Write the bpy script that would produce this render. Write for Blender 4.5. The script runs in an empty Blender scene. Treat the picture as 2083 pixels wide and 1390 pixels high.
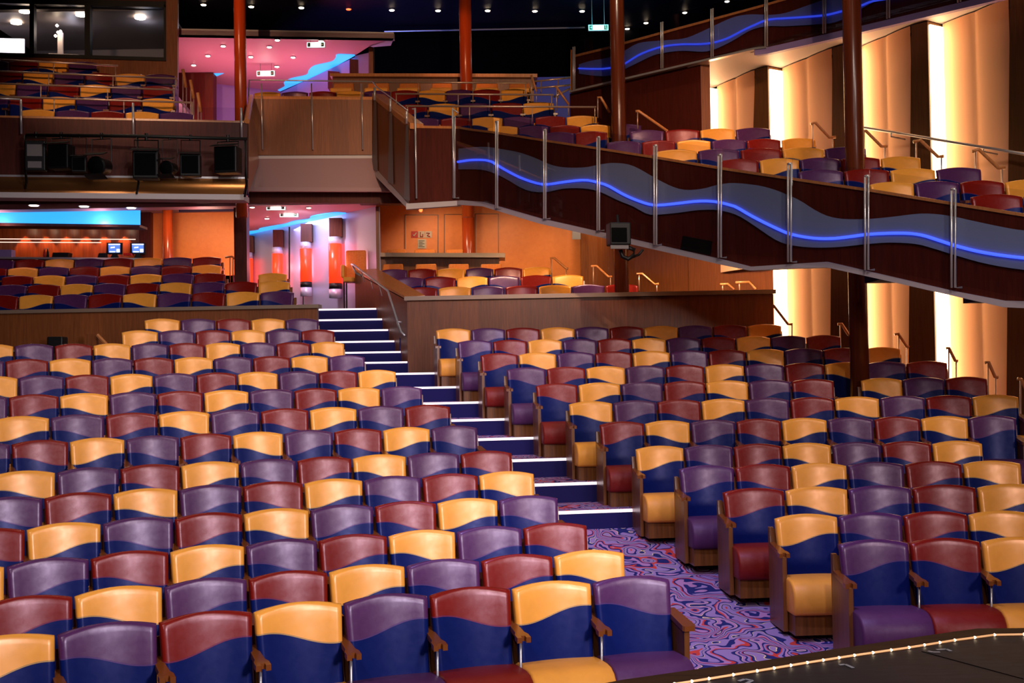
import bpy, bmesh, math, random
from mathutils import Vector, Matrix
random.seed(7)
S = bpy.context.scene
COL = S.collection
# ------------------------------------------------------------------ camera
F_PX, W_PX, H_PX = 2400.0, 2083.0, 1390.0
TILT, ROLL, EYE = math.atan(50/2400), 0.016, 2.35
ct, st, cr, sr = math.cos(TILT), math.sin(TILT), math.cos(ROLL), math.sin(ROLL)
FW = Vector((0, ct, st)); R0 = Vector((1, 0, 0)); U0 = Vector((0, -st, ct))
RT = R0*cr - U0*sr; UP = R0*sr + U0*cr
cam = bpy.data.cameras.new('camera'); co = bpy.data.objects.new('camera', cam); COL.objects.link(co)
cam.sensor_width = 36; cam.lens = 36*F_PX/W_PX; cam.clip_end = 200
m = Matrix.Identity(4)
for i in range(3):
    m[i][0], m[i][1], m[i][2] = RT[i], UP[i], -FW[i]
m[2][3] = EYE
co.matrix_world = m; S.camera = co
S.view_settings.view_transform = 'Standard'; S.view_settings.look = 'None'
S.view_settings.gamma = 1; S.view_settings.use_curve_mapping = False
S.view_settings.exposure = 0.22
# ------------------------------------------------------------------ world
w = bpy.data.worlds.new('world'); S.world = w; w.use_nodes = True
bg = w.node_tree.nodes['Background']; bg.inputs[0].default_value = (0.10, 0.09, 0.16, 1); bg.inputs[1].default_value = 0.05

def ray(x, y):
    return FW + RT*((x - W_PX/2)/F_PX) + UP*((H_PX/2 - y)/F_PX)
def at(x, y, Y):
    d = ray(x, y); return Vector((0, 0, EYE)) + d*(Y/d.y)
CX, CY = 3.35, -3.25          # centre of the curved rows
def rad(j): return 11.5 + 0.9*(j - 1)
def on_circle(x, y, r):
    d = ray(x, y); a = d.x**2 + d.y**2; b = -2*(d.x*CX + d.y*CY); c = CX*CX + CY*CY - r*r
    t = (-b + math.sqrt(b*b - 4*a*c))/(2*a)
    return Vector((0, 0, EYE)) + d*t
def on_line(x, y, A, B):
    d = ray(x, y); ex, ey = B[0]-A[0], B[1]-A[1]
    t = (A[0]*ey - A[1]*ex)/(d.x*ey - d.y*ex)
    return Vector((0, 0, EYE)) + d*t

# ------------------------------------------------------------------ lights
def aim(o, target):
    o.rotation_euler = (Vector(target) - o.location).to_track_quat('-Z', 'Y').to_euler()
def spot(loc, target, power, color, size=50, blend=.6, radius=.12):
    l = bpy.data.lights.new('spot_light', 'SPOT'); l.energy = power; l.color = color
    l.spot_size = math.radians(size); l.spot_blend = blend; l.shadow_soft_size = radius
    o = bpy.data.objects.new('spot_light', l); COL.objects.link(o); o.location = loc; aim(o, target); return o
def area(loc, target, power, color, sx, sy):
    l = bpy.data.lights.new('area_light', 'AREA'); l.energy = power; l.color = color; l.shape = 'RECTANGLE'
    l.size = sx; l.size_y = sy
    o = bpy.data.objects.new('area_light', l); COL.objects.link(o); o.location = loc; aim(o, target); return o
def point(loc, power, color, radius=.06):
    l = bpy.data.lights.new('lamp_light', 'POINT'); l.energy = power; l.color = color; l.shadow_soft_size = radius
    o = bpy.data.objects.new('lamp_light', l); COL.objects.link(o); o.location = loc; return o
WARM = (1, .80, .58); COOL = (.72, .70, 1.0); VIOLET = (.52, .5, 1.0); PINK = (1, .32, .42); BLUEL = (.12, .25, 1)
# stage rig and house lights under the ceiling (world z about 10)
for hx, hy in ((-7.5, 9), (-4.5, 9.5), (-1.5, 9), (-6, 13), (-2.5, 13.5), (1.5, 12), (4.2, 11), (3.2, 15), (-4.5, 18), (-1, 18.5), (1.8, 19), (-7.5, 20)):   # house downlights
    spot((hx, hy, 10.6), (hx, hy + .4, 0), 105, WARM, 110, 1, .1)
# unseen spots added for frontal light and for gleam on the seat backs
spot((-3.5, -1, 10.2), (-3.2, 9.2, 1.2), 1150, (1, .93, .9), 52, .8, .15)
spot((1.5, -1, 10.2), (3.8, 11.5, 1.3), 850, (1, .9, .84), 46, .8, .15)
spot((0, 3, 10.4), (-2.4, 16.5, 2.6), 900, (1, .88, .8), 46, .8, .15)
spot((3, 4, 10.4), (4.2, 17.5, 2.6), 700, (1, .84, .74), 40, .8, .15)
spot((4.3, -1.5, 4.1), (-2.2, 7.6, 1.3), 1900, (.94, .88, 1), 50, .8, .5)
spot((4.2, .5, 6.1), (-3.0, 12.0, 1.9), 1300, (1, .90, .9), 46, .8, .5)
spot((6.3, .3, 4.2), (3.2, 11.5, 1.5), 900, (1, .86, .84), 54, .8, .5)
spot((3.2, 5, 8.8), (-4.5, 18.0, 3.0), 1000, (1, .86, .8), 44, .8, .5)
spot((6.0, 3.5, 8.2), (3.4, 17.0, 2.8), 600, (1, .84, .78), 46, .8, .5)
spot((-1.0, -4, 7.0), (-.5, 12, 1.4), 500, (1, .88, .8), 60, .8, .3)
spot((1.5, 2, 9.0), (-5.0, 21.5, 4.0), 900, (1, .84, .82), 24, .7, .18)
spot((1.0, 6.0, 10.2), (1.3, 10.2, .2), 1900, VIOLET, 34)
spot((-.5, 9.0, 10.2), (-.6, 17.0, 1.6), 1500, (.8, .72, 1), 24)
spot((-1, 2.0, 9.4), (-.6, 20.0, 2.9), 1300, (.62, .6, 1), 14)
spot((2.5, -3.0, 9.6), (.6, 22, 7.2), 6500, (1, .62, .36), 24)
spot((-4, -3.0, 9.6), (-6.8, 21.8, 8.3), 6500, (1, .58, .34), 13)
spot((0, 4, 9.8), (-3.6, 22.5, 6.9), 1300, (1, .62, .36), 12)
spot((-5.6, 18.5, 10.5), (-5.0, 21.9, 8.6), 260, (1, .45, .22), 26)  # unseen spots added to redden the two upper columns
spot((-1.2, 20.5, 10.5), (-.95, 24, 8.8), 200, (1, .45, .22), 26)
spot((3.5, 3.0, 9.6), (5, 15.5, 5.0), 350, (1, .8, .65), 40)

# ------------------------------------------------------------------ materials
def lin(c):
    return tuple(((v/255/12.92) if v/255 <= .04045 else ((v/255 + .055)/1.055)**2.4) for v in c)
def newmat(name):
    mt = bpy.data.materials.new(name); mt.use_nodes = True
    return mt, mt.node_tree.nodes, mt.node_tree.links, mt.node_tree.nodes['Principled BSDF']
def plain(name, rgb, rough=.5, metal=0., spec=.5, emit=0., ecol=None):
    mt, n, l, b = newmat(name)
    b.inputs['Base Color'].default_value = (*lin(rgb), 1); b.inputs['Roughness'].default_value = rough
    b.inputs['Metallic'].default_value = metal; b.inputs['Specular IOR Level'].default_value = spec
    if emit:
        b.inputs['Emission Color'].default_value = (*lin(ecol or rgb), 1); b.inputs['Emission Strength'].default_value = emit
    return mt
def mathn(n, l, op, a, b=None, c=None):
    x = n.new('ShaderNodeMath'); x.operation = op
    for i, v in enumerate((a, b, c)):
        if v is None: continue
        if isinstance(v, (int, float)): x.inputs[i].default_value = v
        else: l.new(v, x.inputs[i])
    return x.outputs[0]
def mixc(n, l, fac, a, b, mode='MIX'):
    x = n.new('ShaderNodeMix'); x.data_type = 'RGBA'; x.blend_type = mode
    if isinstance(fac, (int, float)): x.inputs[0].default_value = fac
    else: l.new(fac, x.inputs[0])
    for i, v in ((6, a), (7, b)):
        if isinstance(v, tuple): x.inputs[i].default_value = (*v[:3], 1)
        else: l.new(v, x.inputs[i])
    return x.outputs[2]
def noise(n, l, vec, scale, detail=3, dist=0., rough=.5):
    x = n.new('ShaderNodeTexNoise'); x.inputs['Scale'].default_value = scale; x.inputs['Detail'].default_value = detail
    x.inputs['Distortion'].default_value = dist; x.inputs['Roughness'].default_value = rough
    if vec: l.new(vec, x.inputs['Vector'])
    return x.outputs['Fac']
def coords(n, l, kind='Object', scale=None):
    t = n.new('ShaderNodeTexCoord').outputs[kind]
    if scale:
        mp = n.new('ShaderNodeMapping'); mp.inputs['Scale'].default_value = scale; l.new(t, mp.inputs[0]); return mp.outputs[0]
    return t
def wood(name, a, b, rough=.35, scale=(9, 9, .6), spec=.5, planks=0.):
    mt, n, l, bs = newmat(name)
    c = coords(n, l, 'Object', scale); f = noise(n, l, c, 3.0, 5, .6, .6)
    f = mathn(n, l, 'MULTIPLY_ADD', f, 2.2, -.6)
    colr = mixc(n, l, f, lin(a), lin(b))
    if planks:
        c2 = coords(n, l, 'Object'); sx = n.new('ShaderNodeSeparateXYZ'); l.new(c2, sx.inputs[0])
        s = mathn(n, l, 'ADD', sx.outputs[0], mathn(n, l, 'MULTIPLY', sx.outputs[1], .8))
        fl = mathn(n, l, 'FLOOR', mathn(n, l, 'DIVIDE', s, planks))
        wn = n.new('ShaderNodeTexWhiteNoise'); wn.noise_dimensions = '1D'; l.new(fl, wn.inputs['W'])
        g = mathn(n, l, 'MULTIPLY_ADD', wn.outputs['Value'], .3, .82)
        v = n.new('ShaderNodeCombineColor'); [l.new(g, v.inputs[i]) for i in range(3)]
        colr = mixc(n, l, 1.0, colr, v.outputs[0], 'MULTIPLY')
    l.new(colr, bs.inputs['Base Color']); bs.inputs['Roughness'].default_value = rough
    bs.inputs['Specular IOR Level'].default_value = spec
    return mt
BLUE = (11, 25, 86)
FAB = {'gold': (244, 162, 62), 'plum': (80, 38, 84), 'maroon': (122, 21, 12)}
def velvet(bs, n, l, colr, c, rough=.29, white=.36):
    f = noise(n, l, c, 7, 4, .4, .6); g = mathn(n, l, 'MULTIPLY_ADD', f, .34, .83)
    v = n.new('ShaderNodeCombineColor'); [l.new(g, v.inputs[i]) for i in range(3)]
    l.new(mixc(n, l, 1.0, colr, v.outputs[0], 'MULTIPLY'), bs.inputs['Base Color'])
    bs.inputs['Sheen Weight'].default_value = .12; bs.inputs['Sheen Roughness'].default_value = .3
    bs.inputs['Roughness'].default_value = rough
    f3 = noise(n, l, c, 22, 3, .5, .65); l.new(mathn(n, l, 'MULTIPLY_ADD', f3, 1.2, .35), bs.inputs['Specular IOR Level'])
    l.new(mixc(n, l, white, colr, (1., .92, 1.)), bs.inputs['Specular Tint'])
    if not isinstance(colr, tuple): l.new(colr, bs.inputs['Sheen Tint'])
    else: bs.inputs['Sheen Tint'].default_value = (*colr, 1)
    mb = n.new('ShaderNodeBump'); mb.inputs['Strength'].default_value = .25; mb.inputs['Distance'].default_value = .0004
    l.new(noise(n, l, c, 260, 2), mb.inputs['Height']); l.new(mb.outputs[0], bs.inputs['Normal'])
def two_tone(name, rgb, sgn):
    mt, n, l, bs = newmat(name); c = coords(n, l)
    sx = n.new('ShaderNodeSeparateXYZ'); l.new(c, sx.inputs[0])
    wv = mathn(n, l, 'SINE', mathn(n, l, 'MULTIPLY', sx.outputs[0], math.pi/.42))
    zb = mathn(n, l, 'MULTIPLY_ADD', wv, -.047*sgn, .712)
    d = mathn(n, l, 'SUBTRACT', sx.outputs[2], zb)
    up = mathn(n, l, 'GREATER_THAN', d, 0.0)
    colr = mixc(n, l, up, lin(BLUE), lin(rgb))
    seam = mathn(n, l, 'LESS_THAN', mathn(n, l, 'ABSOLUTE', mathn(n, l, 'ADD', d, .004)), .0035)
    colr = mixc(n, l, mathn(n, l, 'MULTIPLY', seam, .45), colr, lin(tuple(min(255, v + 40) for v in rgb)))
    velvet(bs, n, l, colr, c, .29, mathn(n, l, 'MULTIPLY_ADD', up, .28, .10)); return mt
def one_tone(name, rgb):
    mt, n, l, bs = newmat(name); velvet(bs, n, l, lin(rgb), coords(n, l), .5); return mt
BACKM = {(k, s): two_tone(k + '_blue_velvet', v, s) for k, v in FAB.items() for s in (1, -1)}
SEATM = {k: one_tone(k + '_velvet', v) for k, v in FAB.items()}
M = {}
M['wood_chair'] = wood('chair_wood', (92, 52, 24), (132, 78, 36), .3)
M['wood_arm'] = plain('armrest_wood', (122, 64, 26), .22, 0, .7)
M['wood_panel'] = wood('wall_veneer', (112, 58, 26), (146, 82, 38), .42, (14, 14, .8), planks=.35)
M['wood_dark'] = wood('dark_red_veneer', (66, 20, 12), (92, 32, 18), .5, (10, 10, .8), spec=.25, planks=.5)
M['wood_red'] = wood('column_wood', (150, 52, 16), (176, 66, 22), .25, (6, 6, .3))
M['wood_brown'] = wood('dark_column_wood', (88, 36, 18), (112, 50, 26), .25, (6, 6, .3))
M['cap_metal'] = plain('brown_metal_cap', (156, 132, 114), .35, .35)
M['wood_pier'] = wood('pier_wood', (78, 48, 22), (104, 66, 32), .5)
M['edge_grey'] = plain('mauve_edge_paint', (168, 156, 166), .5)
M['sign_cyan'] = plain('cyan_sign_glow', (150, 255, 230), .4, 0, .5, 3.5, (120, 255, 225))
M['soffit'] = plain('mauve_soffit_paint', (160, 124, 124), .6)
M['shelf_led'] = plain('shelf_led', (255, 220, 200), .4, 0, .5, 1.3, (255, 210, 190))
M['wood_cap'] = wood('cap_wood', (190, 118, 66), (214, 140, 84), .25)
M['wood_orange'] = wood('orange_panel', (230, 122, 44), (240, 134, 52), .5, (3, 3, 3))
M['copper'] = plain('copper_sheet', (190, 130, 80), .28, .9)
M['steel'] = plain('brushed_steel', (196, 192, 196), .3, .6)
M['steel_warm'] = plain('warm_steel', (214, 180, 160), .3, .6)
M['black'] = plain('black_metal', (8, 8, 9), .5, .2)
M['black_matt'] = plain('black_cloth', (5, 5, 7), .9, 0, .1)
M['white_trim'] = plain('white_paint', (196, 184, 184), .5)
M['grey'] = plain('grey_paint', (120, 112, 112), .5)
M['pink_ceiling'] = plain('pink_lit_ceiling', (196, 140, 150), .55)  # pink light on a pale grey ceiling, put into its base colour
M['navy'] = plain('navy_carpet', (34, 31, 84), .95, 0, .1)
M['led_white'] = plain('led_white', (255, 236, 238), .4, 0, .5, 1.0, (255, 232, 240))
M['lamp'] = plain('lamp_glow', (255, 240, 220), .4, 0, .5, 30, (255, 225, 190))
M['lamp_red'] = plain('red_lamp_glow', (255, 60, 30), .4, 0, .5, 14, (255, 50, 20))
M['neon'] = plain('blue_neon', (60, 80, 255), .4, 0, .5, 1.9, (58, 84, 255))
M['neon_dim'] = plain('dim_blue_neon', (60, 80, 255), .4, 0, .5, .55, (58, 84, 255))
M['cove'] = plain('blue_glow', (60, 170, 255), .4, 0, .5, 1.1, (50, 165, 255))
M['frost'] = plain('frosted_glass', (132, 140, 166), .35, 0, .5)
M['frost_up'] = plain('frosted_glass_blue', (104, 116, 190), .3, 0, .5)
M['strip'] = plain('warm_light_strip', (255, 220, 150), .4, 0, .5, 8, (255, 214, 158))
M['tube_red'] = plain('red_light_tube', (255, 60, 30), .3, 0, .5, 1.5, (255, 44, 14))
M['screen'] = plain('lit_screen', (90, 130, 220), .3, 0, .5, .9, (90, 130, 220))
M['screen_white'] = plain('lit_white_screen', (255, 240, 250), .3, 0, .5, 2.5, (255, 240, 250))
M['sign'] = plain('sign_glow', (236, 255, 244), .4, 0, .5, 7, (225, 255, 240))
M['green'] = plain('sign_green', (0, 70, 40), .4)
M['fabric_wall'] = plain('wall_fabric', (232, 176, 140), .8, 0, .2)
M['paper'] = plain('paper', (205, 190, 170), .8)
M['red_sticker'] = plain('red_sticker', (190, 40, 30), .6)
M['metal_wall'] = plain('brushed_metal_wall', (196, 192, 220), .34, .3)
M['stage'] = wood('stage_black', (24, 25, 34), (42, 43, 56), .6, (2, 9, 9), spec=.14)
M['stage_edge'] = wood('stage_edge_wood', (60, 40, 28), (84, 56, 38), .7, (1, 8, 8), spec=.1)
M['tape'] = plain('white_tape', (170, 170, 176), .7)
M['cord'] = plain('light_cord', (255, 200, 140), .4, 0, .5, .35, (255, 180, 120))
M['bead'] = plain('stage_led', (255, 230, 190), .4, 0, .5, 9, (255, 225, 180))
M['void'] = plain('black_void', (3, 3, 5), .95, 0, .05)
M['ceil_dark'] = plain('dark_blue_ceiling', (14, 12, 34), .5)
M['bottle_red'] = plain('red_plastic', (190, 30, 30), .3)
M['blue_wall'] = plain('blue_lit_wall', (30, 60, 190), .5)  # blue light on this wall is put into its colour
M['lav'] = plain('lavender_fascia', (150, 130, 190), .5)
# clear glass
mt, n, l, b = newmat('clear_glass'); n.remove(b)
tr = n.new('ShaderNodeBsdfTransparent'); tr.inputs[0].default_value = (.93, .94, .97, 1)
gl = n.new('ShaderNodeBsdfGlossy'); gl.inputs['Roughness'].default_value = .02
lw = n.new('ShaderNodeLayerWeight'); lw.inputs[0].default_value = .25
mx = n.new('ShaderNodeMixShader'); l.new(mathn(n, l, 'MULTIPLY_ADD', lw.outputs['Fresnel'], .4, .02), mx.inputs[0])
l.new(tr.outputs[0], mx.inputs[1]); l.new(gl.outputs[0], mx.inputs[2]); l.new(mx.outputs[0], n['Material Output'].inputs[0])
M['glass'] = mt
# carpet
mt, n, l, b = newmat('swirl_carpet')
c = coords(n, l, 'Object')
wz = n.new('ShaderNodeTexNoise'); wz.inputs['Scale'].default_value = 1.7; wz.inputs['Detail'].default_value = 2; l.new(c, wz.inputs['Vector'])
vm = n.new('ShaderNodeVectorMath'); vm.operation = 'MULTIPLY_ADD'; l.new(wz.outputs['Color'], vm.inputs[0]); vm.inputs[1].default_value = (1.5, 1.5, 1.5); l.new(c, vm.inputs[2])
f = noise(n, l, vm.outputs[0], 1.5, .5, .6)
cr_ = n.new('ShaderNodeValToRGB'); cr_.color_ramp.interpolation = 'CONSTANT'
stops = []; pos = .27
LV, NV, RD, CR, PK = (150, 122, 178), (38, 42, 108), (200, 66, 60), (234, 206, 150), (172, 124, 176)
for cc, wd in ((NV, .02), (LV, .035), (CR, .005), (NV, .022), (RD, .014), (LV, .028), (NV, .018), (PK, .026), (CR, .005), (NV, .02), (LV, .03), (NV, .012), (RD, .013), (PK, .024), (NV, .02), (LV, .032), (CR, .005), (NV, .018), (LV, .03), (RD, .014), (NV, .02), (PK, .028), (NV, .02), (LV, .03)):
    stops.append((pos, cc)); pos += wd
stops = [(0, LV)] + stops
e = cr_.color_ramp.elements
while len(e) < len(stops): e.new(.5)
for el, (p, cc) in zip(sorted(e, key=lambda q: q.position), stops): pass
for i, (p, cc) in enumerate(stops): e[i].position = p; e[i].color = (*lin(cc), 1)
l.new(f, cr_.inputs[0]); l.new(cr_.outputs[0], b.inputs['Base Color']); b.inputs['Roughness'].default_value = .95; b.inputs['Specular IOR Level'].default_value = .1
M['carpet'] = mt
# woven stool fabric
mt, n, l, b = newmat('woven_check')
ck = n.new('ShaderNodeTexBrick'); ck.inputs['Color1'].default_value = (*lin((222, 128, 48)), 1); ck.inputs['Color2'].default_value = (*lin((236, 150, 64)), 1)
ck.inputs['Mortar'].default_value = (*lin((196, 96, 40)), 1); ck.inputs['Scale'].default_value = 16; ck.offset = 0; ck.inputs['Mortar Size'].default_value = .05
cc2 = coords(n, l); sx = n.new('ShaderNodeSeparateXYZ'); l.new(cc2, sx.inputs[0]); cb = n.new('ShaderNodeCombineXYZ')
l.new(sx.outputs[0], cb.inputs[0]); l.new(sx.outputs[2], cb.inputs[1]); l.new(cb.outputs[0], ck.inputs['Vector'])
l.new(ck.outputs['Color'], b.inputs['Base Color']); b.inputs['Roughness'].default_value = .8
M['woven'] = mt

# ------------------------------------------------------------------ mesh helpers
class MB:
    def __init__(s): s.v = []; s.f = []; s.mi = []
    def add(s, vs, fs, mi=0):
        o = len(s.v); s.v += [tuple(p) for p in vs]; s.f += [tuple(o + i for i in q) for q in fs]; s.mi += [mi]*len(fs); return s
    def box(s, c, d, rz=0, rx=0, mi=0):
        h = [x/2 for x in d]; R = Matrix.Rotation(rz, 3, 'Z') @ Matrix.Rotation(rx, 3, 'X'); c = Vector(c)
        vs = [c + R @ Vector((sx*h[0], sy*h[1], sz*h[2])) for sx in (-1, 1) for sy in (-1, 1) for sz in (-1, 1)]
        return s.add(vs, [(0, 1, 3, 2), (4, 6, 7, 5), (0, 4, 5, 1), (2, 3, 7, 6), (0, 2, 6, 4), (1, 5, 7, 3)], mi)
    def tube(s, pts, r, n=8, mi=0, cap=True):
        pts = [Vector(p) for p in pts]; rings = []; rr = r if isinstance(r, (list, tuple)) else [r]*len(pts)
        for i, p in enumerate(pts):
            a = pts[max(i-1, 0)]; b = pts[min(i+1, len(pts)-1)]; d = (b - a).normalized()
            u = d.cross(Vector((0, 0, 1)))
            if u.length < .01: u = d.cross(Vector((1, 0, 0)))
            u.normalize(); v = d.cross(u)
            rings.append([p + u*(math.cos(2*math.pi*k/n)*rr[i]) + v*(math.sin(2*math.pi*k/n)*rr[i]) for k in range(n)])
        vs = [q for rg in rings for q in rg]; fs = []
        for i in range(len(pts)-1):
            for k in range(n):
                fs.append((i*n+k, i*n+(k+1) % n, (i+1)*n+(k+1) % n, (i+1)*n+k))
        if cap: fs += [tuple(range(n)), tuple((len(pts)-1)*n + k for k in reversed(range(n)))]
        return s.add(vs, fs, mi)
    def wall(s, A, B, z0a, z0b, z1a, z1b, t, mi=0):
        """slab over plan line A-B, thickness t away from the room (to the left of A->B)"""
        A = Vector(A[:2]); B = Vector(B[:2]); nn = Vector((-(B-A).y, (B-A).x)).normalized()*t
        vs = [(A.x, A.y, z0a), (B.x, B.y, z0b), (B.x, B.y, z1b), (A.x, A.y, z1a)]
        vs += [(p[0]+nn.x, p[1]+nn.y, p[2]) for p in vs]
        return s.add(vs, [(0, 1, 2, 3), (5, 4, 7, 6), (4, 0, 3, 7), (1, 5, 6, 2), (3, 2, 6, 7), (4, 5, 1, 0)], mi)
    def prism(s, poly, off, mi=0):
        """poly: list of 3D points; extruded by vector off"""
        n = len(poly); off = Vector(off); vs = [Vector(p) for p in poly] + [Vector(p) + off for p in poly]
        fs = [tuple(range(n)), tuple(reversed(range(n, 2*n)))] + [(i, (i+1) % n, n+(i+1) % n, n+i) for i in range(n)]
        return s.add(vs, fs, mi)
    def ribbon(s, lo, hi, off, mi=0):
        n = len(lo); off = Vector(off); vs = [Vector(p) for p in lo] + [Vector(p) for p in hi]
        vs += [p + off for p in vs]; fs = []
        for i in range(n-1):
            fs += [(i, i+1, n+i+1, n+i), (2*n+i+1, 2*n+i, 3*n+i, 3*n+i+1), (n+i, n+i+1, 3*n+i+1, 3*n+i), (i+1, i, 2*n+i, 2*n+i+1)]
        fs += [(0, n, 3*n, 2*n), (2*n-1, n-1, 3*n-1, 4*n-1)]
        return s.add(vs, fs, mi)
    def lathe(s, c, prof, n=16, mi=0):
        c = Vector(c); vs = [c + Vector((math.cos(2*math.pi*k/n)*r, math.sin(2*math.pi*k/n)*r, z)) for r, z in prof for k in range(n)]
        fs = [(i*n+k, i*n+(k+1) % n, (i+1)*n+(k+1) % n, (i+1)*n+k) for i in range(len(prof)-1) for k in range(n)]
        fs += [tuple(reversed(range(n))), tuple((len(prof)-1)*n + k for k in range(n))]
        return s.add(vs, fs, mi)
    def mesh(s, name, mats, smooth=False):
        me = bpy.data.meshes.new(name); me.from_pydata(s.v, [], s.f)
        for mm in (mats if isinstance(mats, (list, tuple)) else [mats]): me.materials.append(mm)
        for p, k in zip(me.polygons, s.mi): p.material_index = k; p.use_smooth = smooth
        bm = bmesh.new(); bm.from_mesh(me); bmesh.ops.recalc_face_normals(bm, faces=bm.faces); bm.to_mesh(me); bm.free()
        return me
    def build(s, name, mats, parent=None, smooth=False, bevel=0, shift=None, **kw):
        o = bpy.data.objects.new(name, s.mesh(name, mats, smooth)); COL.objects.link(o)
        if parent: o.parent = parent
        if bevel:
            mdf = o.modifiers.new('bevel', 'BEVEL'); mdf.width = bevel; mdf.segments = 2; mdf.limit_method = 'ANGLE'
        tag(o, **kw); return o
def tag(o, label=None, cat=None, group=None, kind=None):
    if label: o['label'] = label
    if cat: o['category'] = cat
    if group: o['group'] = group
    if kind: o['kind'] = kind
    return o
def empty(name, loc=(0, 0, 0), rz=0, **kw):
    o = bpy.data.objects.new(name, None); COL.objects.link(o); o.empty_display_size = .1
    o.location = loc; o.rotation_euler = (0, 0, rz); return tag(o, **kw)
def struct(name, mb, mats, **kw):
    return mb.build(name, mats, kind='structure', **kw)
def rel(pts, o):   # world points into an object's local frame (translation only)
    L = Vector(o.location); return [Vector(p) - L for p in pts]
def smooth_pts(pts, k=4):
    """Catmull-Rom through (x,y) pixel points"""
    out = []
    P = [Vector((a, b)) for a, b in pts]; P = [P[0]*2-P[1]] + P + [P[-1]*2-P[-2]]
    for i in range(1, len(P)-2):
        for q in range(k):
            t = q/k; p0, p1, p2, p3 = P[i-1:i+3]
            v = .5*((2*p1) + (p2-p0)*t + (2*p0-5*p1+4*p2-p3)*t*t + (3*p1-p0-3*p2+p3)*t**3); out.append((v.x, v.y))
    out.append(pts[-1]); return out
ORD = ['front', 'second', 'third', 'fourth', 'fifth', 'sixth', 'seventh', 'eighth', 'ninth', 'tenth', 'eleventh', 'twelfth', 'thirteenth', 'fourteenth', 'fifteenth']
NTH = ['first'] + ORD[1:]
#PART2
# ------------------------------------------------------------------ side wall line (right) used by floors
WA, WD = Vector((4.03, 21.05)), Vector((.588, -.809))       # right wall: start and direction
def wall_s(r):                                              # where a circle about the centre meets the right wall
    s = -6.0
    while s < 26:
        p = WA + WD*s
        if (p - Vector((CX, CY))).length < r: return p
        s += .02
    return WA + WD*26
# ------------------------------------------------------------------ large structure: stepped stalls floor
def fz(j):   # floor height under chair row j
    return {1: .02, 2: .06, 3: .15, 4: .28, 5: .42, 6: .56}.get(j, 2.35 - 1.566 + .21*(j - 7))
def polar(r, a, z): return (CX + r*math.sin(a), CY + r*math.cos(a), z)
fm = MB()
def ring(r0, z0, r1, z1, riser=None):
    p = wall_s(r1); a1 = math.atan2(p.x - CX, p.y - CY) - .003; a0 = -.86; N = 48
    vs = []
    for k in range(N+1):
        a = a0 + (a1-a0)*k/N; vs += [polar(r0, a, z0), polar(r1, a, z1)]
    fm.add(vs, [(2*k, 2*k+1, 2*k+3, 2*k+2) for k in range(N)], 0)
    if riser is not None:
        vs = []
        for k in range(N+1):
            a = a0 + (a1-a0)*k/N; vs += [polar(r0, a, riser), polar(r0, a, z0)]
        fm.add(vs, [(2*k, 2*k+1, 2*k+3, 2*k+2) for k in range(N)], 1)
ring(5.0, 0.0, 11.0, 0.0); prev = (11.0, 0.0)
for j in (1, 2, 3, 4, 5, 6):
    r = rad(j) + .1 if j < 6 else rad(7) - .85
    ring(prev[0], prev[1], r, fz(j) + (.0 if j < 6 else .04)); prev = (r, fz(j) + (.0 if j < 6 else .04))
for j in range(7, 15):
    r0 = rad(j) - .85; r1 = rad(j+1) - .85 if j < 14 else rad(15) - .1
    ring(r0, fz(j), r1, fz(j), prev[1]); prev = (r1, fz(j))
struct('floor', fm, [M['carpet'], M['navy']])

# ------------------------------------------------------------------ theatre chair
def back_mesh(mat):
    us = [-1, -.992, -.975, -.93, -.84, -.7, -.45, -.2, 0, .2, .45, .7, .84, .93, .975, .992, 1]
    ws = [-1, -.99, -.96, -.9, -.8, -.6, -.3, 0, .3, .6, .8, .9, .96, .99, 1]
    mb = MB(); nu, nw = len(us), len(ws)
    for side in (-1, 1):
        vs = []
        for w_ in ws:
            for u in us:
                v = (w_+1)/2; z = .38 + v*.50 + .036*(1-u*u)*v
                x = u*(.250 + .020*v); e = math.sqrt(max(0, (1-abs(u)**26)*(1-abs(w_)**22)))
                lean = -(.88 - z)*.17
                y = lean - .045 + (-(.048*e) + .034*(1-u*u)*e*1.0 if side < 0 else .03*e)
                vs.append((x, y, z))
        mb.add(vs, [(a*nu+b, a*nu+b+1, (a+1)*nu+b+1, (a+1)*nu+b) for a in range(nw-1) for b in range(nu-1)])
    me = mb.mesh('backrest', mat, True)
    bm = bmesh.new(); bm.from_mesh(me); bmesh.ops.remove_doubles(bm, verts=bm.verts, dist=.0002)
    bmesh.ops.recalc_face_normals(bm, faces=bm.faces); bm.to_mesh(me); bm.free(); return me
def seat_mesh(mat):
    prof = [(-.06, .17), (-.06, .40), (-.12, .425), (-.26, .435), (-.38, .437), (-.45, .428), (-.505, .40), (-.54, .355), (-.555, .30), (-.553, .24), (-.54, .19), (-.52, .165), (-.3, .16)]
    mb = MB(); n = len(prof); cy, cz = -.3, .3; rings = []
    for x, s in ((-.266, .90), (-.262, .97), (-.25, 1), (-.12, 1.012), (0, 1.018), (.12, 1.012), (.25, 1), (.262, .97), (.266, .90)):
        rings += [(x, cy + (y-cy)*s, cz + (z-cz)*s) for y, z in prof]
    fs = [(i*n+k, i*n+(k+1) % n, (i+1)*n+(k+1) % n, (i+1)*n+k) for i in range(8) for k in range(n)] + [tuple(range(n)), tuple(8*n+k for k in range(n))]
    mb.add(rings, fs); return mb.mesh('seat', mat, True)
ME = {}
for k in BACKM: ME['back', k] = back_mesh(BACKM[k])
for k in SEATM: ME['seat', k] = seat_mesh(SEATM[k])
x = MB(); x.box((0, -.005, .56), (.535, .02, .46), rx=-.17); ME['shell'] = x.mesh('back_shell', M['wood_chair'])
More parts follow.
